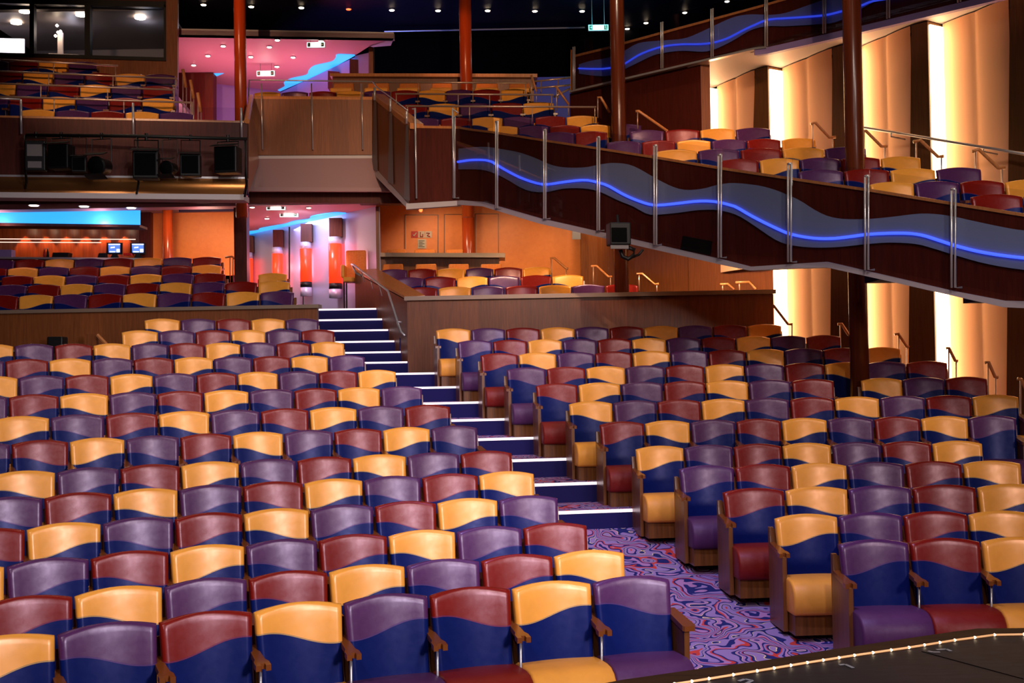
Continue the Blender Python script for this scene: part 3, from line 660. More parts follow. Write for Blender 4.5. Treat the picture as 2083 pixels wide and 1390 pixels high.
fr.ribbon([at(-60, 5, CY_-.05), at(341, 15, CY_-.05)], [at(-60, -6, CY_-.05), at(341, 3, CY_-.05)], (0, .14, 0))
child(win, fr, 'window_frame', M['black'])
xl, xr = at(-60, 100, CY_).x, at(338, 100, CY_).x
mb = MB(); mb.prism([(xl, CY_+.2, 10.0), (xr, CY_+.2, 10.0), (xr-.3, 28, 10.0), (xl, 28, 10.0)], (0, 0, .06)); struct('ceiling', mb, M['grey'])
mb = MB(); mb.prism([(xl, CY_+.2, 8.3), (xr, CY_+.2, 8.3), (xr-.3, 28, 8.3), (xl, 28, 8.3)], (0, 0, .1)); struct('floor', mb, M['grey'])
mb = MB(); mb.wall((xl, 27.8), (xr, 27.8), 8.4, 8.4, 10, 10, .1); struct('wall_back', mb, M['grey'])
mb = MB(); mb.wall(at(334, 60, 27.8), at(334, 60, CY_+.1), 8.4, 8.4, 10.8, 10.8, .1); struct('wall_right', mb, M['void'])
for i, (x, y) in enumerate([(50, 23), (33, 46), (165, 30), (285, 36)]):
    p = on_z(x, y, 9.98); mb = MB(); mb.lathe(p, [(.11, -.02), (.11, .0), (.04, .01)], 16)
    thing('downlight', ['round downlight in control room ceiling, upper left pane', 'round downlight in control room ceiling, lower in the left pane', 'round downlight seen at the right of the middle control room pane', 'lone round downlight seen through the dark right control room pane'][i], 'downlight', mb, M['lamp'], 'control room downlights')
t = empty('monitor', at(20, 108, 25.6), label='bright white lit screen inside the control room window', cat='monitor')
child(t, MB().ribbon([at(-30, 107, 25.6), at(49, 108, 25.6)], [at(-30, 77, 25.6), at(49, 79, 25.6)], (0, .03, 0)), 'screen', M['screen_white'])
child(t, MB().ribbon([at(-34, 110, 25.58), at(53, 111, 25.58)], [at(-34, 107, 25.58), at(53, 108, 25.58)], (0, .3, 0)), 'stand', M['steel']); mb = MB(); mb.box((at(10, 110, 25.7).x, 25.7, 8.75), (.1, .2, .8)); child(t, mb, 'leg', M['steel'])
t = empty('desk', at(140, 112, 25.4), label='narrow steel-edged desk with lit post in middle control room pane', cat='desk')
child(t, MB().ribbon([at(99, 112, 25.4), at(160, 114, 25.4)], [at(99, 108, 25.4), at(160, 111, 25.4)], (0, .5, 0)), 'desk_top', M['white_trim']); mb = MB(); mb.box((at(130, 110, 25.6).x, 25.65, 8.8), (.5, .3, .75)); child(t, mb, 'desk_base', M['grey'])
child(t, MB().ribbon([at(117, 110, 25.45), at(127, 110, 25.45)], [at(117, 66, 25.45), at(127, 66, 25.45)], (0, .06, 0)), 'post', M['white_trim'])
t = empty('task_lamp', at(120, 66, 25.3), label='small bright lamp cluster on the control room post', cat='lamp')
mb = MB()
for x, y in ((113, 73), (118, 66), (123, 64), (116, 52)): mb.lathe(at(x, y, 25.3), [(.01, -.03), (.035, 0), (.01, .03)], 8)
child(t, mb, 'lamp_head', M['lamp'])
# pink upper ceiling with blue wavy cove
ZP = 9.35
a, b2 = on_z(352, 70.5, ZP), on_z(801, 78, ZP)
mb = MB(); mb.prism([a, b2, on_z(750, 95, ZP), Vector((on_z(722, 113, ZP).x, on_z(722, 113, ZP).y, ZP)), on_z(560, 190, ZP), Vector((-6.0, 30.9, ZP)), Vector((at(352, 170, 30.9).x, 30.9, ZP))], (0, 0, .1)); struct('ceiling', mb, M['pink_ceiling'])
mb = MB(); mb.ribbon([a, b2], [a + Vector((0, 0, .13)), b2 + Vector((0, 0, .13))], (0, .2, 0)); struct('trim_5', mb, M['white_trim'])
mb = MB(); e1 = [on_z(750, 93, ZP), b2, on_z(795, 93, ZP), on_z(758, 96, ZP)]; mb.prism(e1, (0, 0, .08)); struct('trim_6', mb, M['white_trim'])
def blue_cove(wave, wallpts, z, lab):  # flat glowing panel stands in for the blue-lit ceiling recess
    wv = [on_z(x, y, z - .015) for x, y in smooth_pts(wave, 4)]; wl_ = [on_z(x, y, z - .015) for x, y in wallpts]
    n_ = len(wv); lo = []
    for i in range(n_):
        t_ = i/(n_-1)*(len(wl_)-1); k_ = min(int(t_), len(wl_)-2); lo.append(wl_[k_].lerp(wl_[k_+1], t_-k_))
    mb = MB(); mb.ribbon(lo, wv, (0, 0, .012)); thing('cove_glow', lab, 'cove light', mb, M['cove'])
blue_cove([(565, 184), (579, 176), (578, 168), (593, 160), (623, 153), (628, 144), (640, 134), (674, 126), (683, 118), (687, 111), (722, 112)], [(570, 186), (667, 144), (722, 113.5)], ZP, 'wavy bright blue panel glowing as the lit cove of the pink upper ceiling')
blue_cove([(502, 472), (525, 469), (530, 465), (563, 459), (580, 456), (599, 450), (628, 446), (635, 440), (678, 433), (703, 434)], [(502, 478), (594, 460), (642, 450), (704, 436)], ZC, 'wavy bright blue panel glowing as the lit cove above the red tube corridor')
# blue lit wall beyond the upper cove, brown blocks
w0, w1 = on_z(570, 186, ZP), on_z(722, 113.5, ZP)
mb = MB(); mb.wall(w0, w1, 7.2, 7.2, ZP-.03, ZP-.03, .1); struct('wall_back', mb, M['lav'])
mb = MB(); w2 = at(752, 100, 26.0); mb.wall(w1, w2, 7.2, 7.2, ZP, ZP, .1); struct('wall_back', mb, M['lav'])
seg(750, 92, 175, 25.9, 759, 92, 175, 25.9, .3, M['wood_panel']); seg(711, 120, 160, 26.2, 735, 122, 160, 26.2, .3, M['wood_dark'])
seg(667, 144, 180, 27, 690, 146, 180, 26.8, .3, M['wood_dark'])
seg(361, 146, 260, 27.5, 434, 149, 260, 27.5, .3, M['wood_dark']); seg(434, 149, 260, 28.6, 580, 165, 260, 29.6, .2, M['lav'])
mb = MB(); mb.prism([on_z(434, 150, ZP-.01), on_z(455, 149.5, ZP-.01), on_z(434, 158, ZP-.01)], (0, 0, .008)); thing('cove_glow', 'small blue triangle panel glowing as lit cove above the brown block', 'cove light', mb, M['cove'])
# floor of the upper rear level
mb = MB(); mb.prism([(-13, 24.2, 6.9), (2.0, 24.2, 6.9), (2.0, 31, 6.9), (-13, 31, 6.9)], (0, 0, .15)); struct('floor', mb, M['navy'])
mb = MB(); mb.prism([(-3.9, 23.75, 7.3), (.9, 23.75, 7.3), (.9, 26, 7.3), (-3.9, 26, 7.3)], (0, 0, .36)); struct('floor', mb, M['navy'])
# upper bar counter with woven stools
ub = empty('bar_counter', at(880, 190, 24.6), label='long wooden bar counter behind the centre balcony seats', cat='counter')
child(ub, MB().ribbon([at(676, 232, 24.6), at(1086, 232, 24.6)], [at(676, 154, 24.6), at(1086, 156, 24.6)], (0, .4, 0)), 'front_panel', M['wood_panel'])
child(ub, MB().ribbon([at(671, 155, 24.45), at(1093, 157, 24.45)], [at(671, 149, 24.45), at(1093, 150, 24.45)], (0, .7, 0)), 'counter_top', M['wood_cap'])
def stool(x0, x1, yt, yseat, yb, Y, label, group, seatd=.4):
    a, b2 = at(x0, yt, Y), at(x1, yt, Y); zs_, zb_ = at(x0, yseat, Y).z, at(x0, yb, Y).z; w_ = (b2.x - a.x)/2; c_ = (a + b2)/2
    t = empty('bar_stool', (c_.x, Y, zb_), label=label, cat='bar stool', group=group); h = a.z - zb_; sh = zs_ - zb_
    mb = MB(); mb.prism([(-w_, .02, sh), (w_, .02, sh), (w_*.9, .06, h), (-w_*.9, .06, h)], (0, .07, 0)); mb.build('backrest', M['woven'], t, bevel=.02)
    mb = MB(); mb.box((0, -.17, sh), (w_*2, seatd, .1)); mb.build('seat', SEATM['gold'], t, bevel=.03)
    for sx in (-1, 1):
        for yy in (-.33, .05): MB().tube([(sx*w_*.8, yy, sh - .05), (sx*w_*.95, yy, 0)], .012, 6).build('leg', M['black'], t)
    return t
for i, (x0, x1) in enumerate([(676, 720), (745, 792), (810, 855), (876, 920), (966, 1014), (1034, 1079)]):
    stool(x0, x1, 168, 192, 223, 24.1, f'woven orange bar stool at the upper counter, {NTH[i]} from the left', 'stools along the upper bar counter')
# ------------------------------------------------------------------ upper right arm
U1 = Vector((3.06, 20.2)); UD = Vector((.674, -.739)); UN3 = Vector((-.739, -.674, 0))
def upa(x, y, n=0.0):
    p = on_line(x, y, U1, U1 + UD); return p + UN3*n
uf = empty('balcony_front', upa(1300, 160), label='top level balcony front with glass panes and blue wave light', cat='balcony front')
UT = [(1165, 118), (1239, 100), (1269, 91), (1540, 18), (1700, -28), (2200, -170)]
UB_ = [(1165, 188), (1540, 101), (1566, 98), (1700, 68), (2083, -22), (2200, -49)]
xu = [1165, 1239, 1269, 1400, 1540, 1566, 1700, 1850, 2083, 2200]
child(uf, MB().ribbon([upa(x, itp(UB_, x)) for x in xu], [upa(x, itp(UT, x)) for x in xu], -UN3*.1), 'parapet_panel', M['wood_dark'])
child(uf, MB().ribbon([upa(x, itp(UT, x), .02) for x in xu], [upa(x, itp(UT, x) - 5, .02) for x in xu], -UN3*.16), 'cap_rail', M['wood_cap'])
child(uf, MB().ribbon([upa(x, itp(UB_, x) + 2, .1) for x in xu if x < 1570], [upa(x, itp(UB_, x) - 2, .1) for x in xu if x < 1570], -UN3*.1), 'steel_strip', M['steel'])
child(uf, MB().ribbon([upa(x, itp(UB_, x) + 13, .08) for x in xu if x > 1420], [upa(x, itp(UB_, x), .08) for x in xu if x > 1420], -UN3*.1), 'edge_trim', M['lav'])
ups = [(1175, 97, 185), (1262, 72, 165), (1354, 47, 141), (1456, 20, 118), (1566, -10, 97), (1684, -40, 70), (1814, -75, 40), (1958, -110, 7), (2120, -150, -30)]
for i, (x, yt, yb) in enumerate(ups):
    mb = MB(); a, b2 = upa(x, yt, .1), upa(x, yb, .1); u = Vector((UD.x, UD.y, 0))*.02
    mb.tube([a - u, b2 - u], .014, 8); mb.tube([a + u, b2 + u], .014, 8); child(uf, mb, 'post', M['steel'], smooth=True)
    if i < len(ups)-1:
        x1, yt1, yb1 = ups[i+1]
        child(uf, MB().ribbon([upa(x+5, yb-4, .1), upa(x1-5, yb1-4, .1)], [upa(x+5, yt-10, .1), upa(x1-5, yt1-10, .1)], UN3*.008), 'glass_pane', M['glass'])
vu = smooth_pts([(1178, 132), (1205, 124), (1239, 118), (1269, 106), (1302, 88), (1350, 83), (1393, 79), (1423, 68), (1459, 51), (1496, 35), (1530, 30), (1569, 31), (1600, 27), (1636, 15), (1669, 3), (1712, -12), (1760, -22), (1830, -30), (1900, -55), (1990, -90)])
vl = smooth_pts([(1178, 150), (1205, 154), (1239, 155), (1269, 143), (1302, 127), (1332, 113), (1360, 107), (1393, 104), (1432, 106), (1456, 101), (1490, 85), (1530, 62), (1563, 54), (1600, 54), (1669, 50), (1708, 44), (1754, 19), (1790, 0), (1850, -12), (1900, -18), (1990, -50)])
vn = smooth_pts([(1180, 140), (1211, 141), (1238, 140), (1269, 133), (1302, 113), (1332, 101), (1360, 94), (1393, 91), (1423, 91), (1453, 88), (1483, 79), (1514, 63), (1540, 51), (1566, 41), (1606, 38), (1636, 36), (1681, 32), (1708, 26), (1751, 14), (1781, 3), (1850, -8), (1900, -25), (1990, -60)])
xw2 = [1180 + 10*i for i in range(80)]
child(uf, MB().ribbon([upa(x, itp(vl, x), .02) for x in xw2], [upa(x, itp(vu, x), .02) for x in xw2], UN3*.012), 'frosted_wave', M['frost_up'])
child(uf, MB().tube([upa(x, itp(vn, x), .045) for x in xw2], .016, 6), 'wave_light', M['neon_dim'])
mb = MB(); mb.ribbon([upa(1160, 186), upa(1166, 185)], [upa(1161, 101), upa(1166, 101)], -UN3*.05); struct('trim_7', mb, M['wood_cap'])
# soffit and wall beneath the top arm
s0, s1 = upa(1400, 131), upa(2200, -49); zs_ = 7.44
mb = MB(); mb.prism([(s0.x, s0.y, zs_), (s1.x, s1.y, zs_), wp(12, -.2, zs_), wp(-2.0, -.2, zs_)], (0, 0, .08)); struct('ceiling', mb, M['white_trim'])
def uw(x, y): return upa(x, y, -.05)
q0, q1 = uw(1155, 190), uw(1421, 128)
mb = MB(); mb.wall(q0, q1, 5.38, 5.38, q0.z, q1.z - .02, .12); struct('wall_right', mb, M['wood_dark'])
mb = MB(); q2 = q1 + Vector((.16, .02, 0)); mb.wall(q1, q2, 5.38, 5.38, 7.44, 7.44, .3); struct('wall_right', mb, M['wood_panel'])
# ------------------------------------------------------------------ columns
def column(x, y, Y, z0, z1, px, label, mat='wood_red'):
    c_ = at(x, y, Y); r_ = px*Y/F_PX/2; mb = MB(); mb.lathe((0, 0, 0), [(r_, 0), (r_, z1 - z0)], 28)
    o = mb.build('column', M[mat], None, True, label=label, cat='column', group='round wooden columns'); o.location = (c_.x, c_.y, z0)
    for p in o.data.polygons:
        if len(p.vertices) > 5: p.use_smooth = False
column(490, 240, 21.9, 5.2, ZCE, 24, 'round red-brown column rising behind the left balcony end')
column(948, 150, 24.9 - .9, 5.4, ZCE, 25, 'round red-brown column standing before the upper bar counter')
column(953, 470, 25.35, 3.4, 5.92, 26, 'short round column before the orange wall doors')
column(1262, 430, 20.22, 2.8, ZCE, 29.5, 'tall round column beside the hanging spotlight', 'wood_brown')
column(1743, 500, 15.6, fz(9), ZCE, 38, 'tallest round column, standing among the right stalls seats', 'wood_brown')
column(341, 470, 25.6, 3.4, 5.95, 20, 'round column on the orange wall left of the brown pillar')
mb = MB(); p = at(492, 500, 22.9); mb.box((0, 0, 1.05), (.245, .25, 2.1)); o = thing('pillar', 'square brown pillar between orange wall and corridor', 'pillar', mb, M['wood_dark']); o.location = (p.x, 22.9, 3.4)
#PART4
# ------------------------------------------------------------------ low walls and upper stair flight
def lw_wall(x0, y0, Y0, x1, y1, Y1, zb, t, mat, nm, cap=.07, capmat=None):
    a, b2 = at(x0, y0, Y0), at(x1, y1, Y1); mb = MB(); mb.wall(a, b2, zb, zb, a.z, b2.z, t); struct(nm, mb, mat)
    d = (b2 - a).normalized(); nn = Vector((-d.y, d.x, 0))
    mb = MB(); mb.ribbon([a - nn*.07 - d*.04, b2 - nn*.07 + d*.04], [a - nn*.07 - d*.04 + Vector((0, 0, cap)), b2 - nn*.07 + d*.04 + Vector((0, 0, cap))], nn*(t + .14)); struct('trim_8', mb, capmat or M['wood_cap'])
lw_wall(-60, 640, 20.15, 645, 627, 20.0, 2.0, .14, M['wood_panel'], 'wall_left', .06, M['cap_metal'])
lw_wall(828, 612, 20.0, 1572, 598, 19.8, 2.0, .14, M['wood_panel'], 'wall_back', .07, M['cap_metal'])
# sloping side wall of the stair
a, b2 = at(828, 612, 20.0), at(722, 556, 22.7)
mb = MB(); mb.wall(b2, a, 2.2, 2.2, b2.z, a.z, .25); struct('wall_right', mb, M['wood_panel'])
mb = MB(); k = Vector((.0, 0, .02)); mb.prism([b2 + k, a + k, a + k + Vector((.3, .05, .03)), b2 + k + Vector((.42, .1, .03))], (0, 0, .04)); struct('trim_9', mb, M['wood_cap'])
# steps
nz = [(737, 20.0), (716, 20.3), (694, 20.6), (671, 20.9), (649, 21.2), (627.5, 21.5)]
def xside(Y):   # stair side wall x at depth Y
    t_ = (Y - a.y)/(b2.y - a.y); return a.x + (b2.x - a.x)*t_
lw_e = at(645, 627, 20.4)
SN = []
for i, (y, Y) in enumerate(nz):
    z = at(750, y, Y).z; zprev = at(750, nz[i-1][0], nz[i-1][1]).z if i else fz(14)
    Y1 = nz[i+1][1] if i < 5 else 24.0
    xl_, xr_ = at(646 if i else 646, y, Y).x, xside(Y) - .0
    mb = MB(); mb.prism([(xl_, Y, zprev - .1), (xr_, Y, zprev - .1), (xside(Y1) if i < 5 else xr_ - .6, Y1, zprev - .1), (xl_, Y1, zprev - .1)], (0, 0, z - zprev + .1)); struct('floor', mb, M['navy'])
    mb = MB(); mb.box(((xl_ + xr_)/2, Y - .012, z - .012), (xr_ - xl_ - .02, .035, .03))
    thing('stair_nosing', f'lit white stair nosing, {NTH[i]} step up beside the wood side wall', 'stair nosing', mb, M['led_white'], 'lit stair edges of the central stair')
for i, (y, xa, xb) in enumerate([(1041, 1136, 1288), (983, 1082, 1216), (935, 1020, 1153), (893, 968, 1091), (853, 910, 1031), (817.5, 850, 976), (788, 828, 928), (761, 795, 886)]):
    j = 7 + i; r = rad(j) - .86; z = fz(j) - .014; pa, pb = on_circle(xa, y, r), on_circle(xb, y, r); aa, ab = math.atan2(pa.x-CX, pa.y-CY), math.atan2(pb.x-CX, pb.y-CY)
    mb = MB(); pts = [polar(r, aa + (ab-aa)*q/6, z) for q in range(7)]; pts2 = [polar(r + .035, aa + (ab-aa)*q/6, z) for q in range(7)]
    mb.ribbon(pts, [(p[0], p[1], p[2] + .03) for p in pts], Vector((math.sin(aa), math.cos(aa), 0))*.04)
    thing('stair_nosing', f'lit white stair nosing across the carpeted aisle, {NTH[i]} step from the front', 'stair nosing', mb, M['led_white'], 'lit stair edges of the central stair')
# upper lower-level platform
mb = MB(); mb.prism([(-13, 25.3, 3.36), (5.0, 25.3, 3.36), (5.0, 31, 3.36), (-13, 31, 3.36)], (0, 0, .1)); struct('floor', mb, M['navy'])
mb = MB(); mb.prism([(-3.5, 23.25, 3.3), (3.0, 23.25, 3.3), (3.0, 25.3, 3.3), (-3.5, 25.3, 3.3)], (0, 0, .16)); struct('floor', mb, M['navy'])
# ------------------------------------------------------------------ corridor with red tubes
K0, K1 = at(500, 478, 27.4), at(764, 422, 23.0)
def cw(x, y, n=0.): 
    p = on_line(x, y, K0, K1); return p + Vector((-.86, -.5, 0))*n
mb = MB(); mb.wall(K0, K1, 3.4, 3.4, ZC, ZC, .1); struct('wall_back', mb, M['metal_wall'])
mb = MB(); mb.wall(at(480, 470, 27.3), at(520, 470, 28.4), 3.4, 3.4, ZC, ZC, .1); struct('wall_back', mb, M['lav'])
mb = MB(); mb.wall(K1, at(770, 430, 23.0), 3.4, 3.4, ZC, ZC, .15); struct('wall_back', mb, M['wood_panel'])
for i, (x, r_, yt, yb) in enumerate([(519, .105, 527, 600), (579, .115, 517, 592), (637, .125, 507, 574), (697, .135, 497, 577)]):
    p = cw(x, 560, .16); zt, zb_ = cw(x, yt, .16).z, cw(x, yb, .16).z; t = empty('wall_lamp', (p.x, p.y, zb_ - .3), label=f'tall glowing red tube lamp on the corridor wall, {NTH[i]} from the left', cat='wall lamp', group='red tube lamps in the corridor')
    H = zt - zb_
    MB().lathe((0, 0, .3), [(r_, 0), (r_, H)], 20).build('red_tube', M['tube_red'], t, True)
    MB().lathe((0, 0, .3 + H), [(r_*.98, 0), (r_*.98, .14)], 20).build('top_sleeve', M['metal_wall'], t, True)
    MB().lathe((0, 0, .18), [(r_*.98, 0), (r_*.98, .12)], 20).build('lower_band', M['black'], t, True)
    MB().lathe((0, 0, 0), [(r_*.98, 0), (r_*.98, .18)], 20).build('base_sleeve', M['metal_wall'], t, True)
    MB().box((.03, .03, .44 + H + .19), (r_*1.9, r_*1.9, .38)).build('top_box', M['wood_dark'], t)
    pl_ = point((p.x - .35, p.y - .45, (zt + zb_)/2), 5, (1, .12, .08))
mb = MB(); mb.tube([cw(594, 612, .06), cw(594, 462, .06)], .02, 6); mb.tube([cw(622, 620, .06), cw(622, 456, .06)], .012, 6); struct('door_4', mb, M['black'])
# ------------------------------------------------------------------ orange wall with doors
OA, OB = at(762, 470, 25.6), at(1182, 470, 26.2)
def ow(x, y, n=0.): return on_line(x, y, OA, OB) + Vector((0, -n, 0))
mb = MB(); mb.wall(OA, OB, 3.3, 3.3, ZH, ZH, .12); struct('wall_back', mb, M['wood_orange'])
for i, (xa, xb) in enumerate([(824, 891), (904, 965), (967, 1014)]):
    mb = MB(); mb.ribbon([ow(xa, 545, .02), ow(xb, 545, .02)], [ow(xa, 438 - i, .02), ow(xb, 438 - i, .02)], (0, .015, 0)); d_ = struct(f'door_{i+1}', mb, M['wood_orange'])
    f_ = MB()
    for xx in (xa, xb): f_.ribbon([ow(xx-1, 545, .03), ow(xx+1, 545, .03)], [ow(xx-1, 437 - i, .03), ow(xx+1, 437 - i, .03)], (0, .02, 0))
    f_.ribbon([ow(xa, 438.5 - i, .03), ow(xb, 438.5 - i, .03)], [ow(xa, 437 - i, .03), ow(xb, 437 - i, .03)], (0, .02, 0)); f_.build('door_frame', M['wood_panel'], d_)
t = empty('wall_sign', ow(857, 483, .05), label='small red and white pictogram safety sign on the orange door', cat='sign')
for i, (xa, xb, mt_) in enumerate([(837, 850, 'red_sticker'), (851, 864, 'paper'), (865, 878, 'paper')]):
    child(t, MB().ribbon([ow(xa, 484, .04), ow(xb, 484, .04)], [ow(xa, 471, .04), ow(xb, 471, .04)], (0, .01, 0)), 'pictogram_panel', M[mt_])
    c_ = (xa+xb)/2; mm = M['paper'] if i == 0 else M['red_sticker']
    if i == 0: child(t, MB().tube([ow(c_-3, 478, .055), ow(c_-1, 481, .055), ow(c_+4, 474, .055)], .012, 5), 'pictogram', mm)
    if i == 1: child(t, MB().tube([ow(c_-2, 473, .055), ow(c_-2, 482, .055), ow(c_+3, 482, .055), ow(c_+3, 477, .055)], .012, 5), 'pictogram', mm)
    if i == 2: child(t, MB().tube([ow(c_-4, 475, .055), ow(c_+3, 475, .055), ow(c_-2, 480, .055), ow(c_+4, 482, .055)], .012, 5), 'pictogram', mm)
t = empty('notice', ow(857, 505, .05), label='small grey printed notice below the red sign on the door', cat='notice')
child(t, MB().ribbon([ow(850, 506, .04), ow(867, 506, .04)], [ow(850, 487, .04), ow(867, 487, .04)], (0, .006, 0)), 'sheet', M['paper'])
mb = MB()
for k_ in range(5): mb.ribbon([ow(852, 491 + k_*3, .05), ow(864 - (k_ % 2)*4, 491 + k_*3, .05)], [ow(852, 490 + k_*3, .05), ow(864 - (k_ % 2)*4, 490 + k_*3, .05)], (0, .004, 0))
child(t, mb, 'printed_lines', M['black'])
t = empty('warning_lamp', at(856, 428, 22.0), label='tiny glowing red lamp under the balcony edge', cat='lamp')
MB().lathe((0, 0, 0), [(.02, -.03), (.035, 0), (.03, .03)], 10).build('bulb', M['lamp_red'], t); MB().lathe((0, 0, .03), [(.045, 0), (.045, .04)], 10).build('lamp_base', M['grey'], t)
# wood wall at right of the orange wall
pts = [(1180, 25.2), (1215, 24.9), (1290, 23.6), (1398, 22.4), (1400, 22.3), (1480, 21.5), (1575, 20.35)]
for (xa, Ya), (xb, Yb) in zip(pts, pts[1:]):
    pa, pb = at(xa, 500, Ya), at(xb, 500, Yb); mb = MB(); mb.wall(pa, pb, 2.3, 2.3, ZH, ZH, .1); struct('wall_back', mb, M['wood_panel'])
t = thing('wall_vent', 'small framed grille high on the wood wall left of the column', 'vent', MB().ribbon([at(1164, 487, 24.9), at(1181, 487, 24.9)], [at(1164, 470, 24.9), at(1181, 470, 24.9)], (0, .03, 0)), M['grey'])
# ------------------------------------------------------------------ lower right bar counter with stools
lb = empty('bar_counter', at(870, 560, 24.2), label='wooden bar counter with pale top before the orange wall', cat='counter')
child(lb, MB().ribbon([at(722, 636, 24.2), at(1015, 636, 24.2)], [at(722, 522, 24.2), at(1015, 524, 24.2)], (0, .45, 0)), 'front_panel', M['wood_panel'])
child(lb, MB().ribbon([at(711, 522, 24.0), at(1027, 524, 24.0)], [at(711, 514, 24.0), at(1027, 515, 24.0)], (0, .8, 0)), 'counter_top', M['cap_metal'])
for i, (x0, x1) in enumerate([(722, 766), (784, 828), (841, 887), (905, 943)]):
    stool(x0, x1, 507, 530, 641, 25.2, f'woven orange bar stool behind the lower counter, {NTH[i]} from the left', 'stools behind the lower bar counter')
for i, (x0, x1) in enumerate([(727, 757), (776, 821), (843, 889), (910, 955), (976, 1022)]):
    stool(x0, x1, 537, 558, 635, 23.7, f'woven orange bar stool before the lower counter, {NTH[i]} from the left', 'stools before the lower bar counter')
t = empty('armchair_stool', (at(716, 627, 22.9).x, 22.9, 3.46), label='high orange upholstered stool with armrest at the top of the stair', cat='bar stool')
MB().box((.02, .1, .62), (.36, .42, .1)).build('seat', SEATM['gold'], t, bevel=.03)
MB().box((-.16, .1, .78), (.07, .42, .26)).build('armrest', SEATM['gold'], t, bevel=.03)
MB().box((.05, .32, .92), (.4, .08, .6)).build('backrest', M['woven'], t, bevel=.03)
for xx, yy in ((-.14, -.05), (.16, -.05), (-.14, .28), (.16, .28)): MB().tube([(xx, yy, .6), (xx, yy, 0)], .015, 6).build('leg', M['black'], t)
# steel stair handrail
def tubes(name, label, cat, runs, mat, r, group=None, posts=(), postmat=None, pr=.012, base=None):
    p0_ = at(*runs[0][0]); b_ = Vector((p0_.x, p0_.y, base if base is not None else p0_.z - .9)); t = empty(name, b_, label=label, cat=cat, group=group)
    for rn in runs: MB().tube([at(*q) - b_ for q in rn], r, 8).build('rail', mat, t, True)
    for (x, y, Y, y2) in posts: MB().tube([at(x, y, Y) - b_, at(x, y2, Y) - b_], pr, 6).build('post', postmat or mat, t, True)
    return t
t = tubes('handrail', 'bent steel double handrail on the wood side wall of the stair', 'handrail',
      [[(715, 538, 22.3), (719, 539, 22.2), (789, 592, 20.6), (809, 655, 20.1), (817, 656, 20.1)], [(717, 540, 22.3), (724, 556, 22.2), (733, 560, 22.0)], [(808, 655, 20.1), (816, 675, 20.1), (824, 683, 20.0)]], M['steel'], .02,
      posts=[])
for (x, y, x2, y2, Y) in ((735, 552, 741, 574, 21.8), (753, 566, 758, 588, 21.4), (771, 580, 777, 602, 21.0)):
    MB().tube([at(x, y, Y) - t.location, at(x2, y2, Y) - t.location], .009, 6).build('bracket', M['steel'], t, True)
# ------------------------------------------------------------------ lower left bar
xl, xr = at(-60, 500, 26.5).x, at(290, 500, 26.5).x
seg(-60, 440, 540, 26.8, 292, 446, 540, 26.8, .1, wood('bar_back_wood', (112, 44, 16), (170, 84, 34), .3, (5, 5, .4)))
seg(283, 420, 600, 26.3, 306, 420, 600, 26.3, .4, M['wood_dark']); seg(-60, 452, 459, 23.2, 284, 457, 462, 23.2, .5, M['wood_dark'], 'trim_10')
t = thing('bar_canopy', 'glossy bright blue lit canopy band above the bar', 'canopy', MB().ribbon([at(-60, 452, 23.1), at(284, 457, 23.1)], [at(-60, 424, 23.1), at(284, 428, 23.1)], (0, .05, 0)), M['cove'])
for i, x in enumerate((33, 76, 117, 158, 197, 238)):
    p = at(x, 460.5, 26.3); t = empty('bar_downlight', p, label=f'small warm downlight over the bar shelf, {NTH[i]} from the left', cat='downlight', group='downlights over the bar shelf')
    MB().lathe((0, 0, 0), [(.03, -.02), (.035, 0), (.02, .02)], 10).build('bulb', M['lamp'], t); MB().lathe((0, 0, .02), [(.05, 0), (.05, .03)], 10).build('lamp_ring', M['steel'], t)
    spot((p.x, 26.62, p.z - .03), (p.x, 26.84, p.z - .7), 22, (1, .42, .2), 62, .25, .02)
for i, (y, x1) in enumerate(((486, 275), (492.5, 205))):
    t = thing('wall_shelf', ['upper lit steel-edged shelf on the bar back wall', 'lower lit shelf on the bar back wall'][i], 'shelf', MB().ribbon([at(-60, y+.7, 26.35), at(x1, y+1.7, 26.35)], [at(-60, y-.7, 26.35), at(x1, y+.3, 26.35)], (0, .03, 0)), M['shelf_led'])
bc = empty('bar_counter', at(120, 535, 25.9), label='long bar counter with steel edge at the far left', cat='counter')
child(bc, MB().ribbon([at(-60, 560, 25.9), at(300, 560, 25.9)], [at(-60, 526, 25.9), at(300, 528, 25.9)], (0, .4, 0)), 'front_panel', M['wood_dark'])
child(bc, MB().ribbon([at(-60, 526, 25.8), at(300, 529, 25.8)], [at(-60, 522, 25.8), at(300, 525, 25.8)], (0, .6, 0)), 'counter_top', M['steel'])
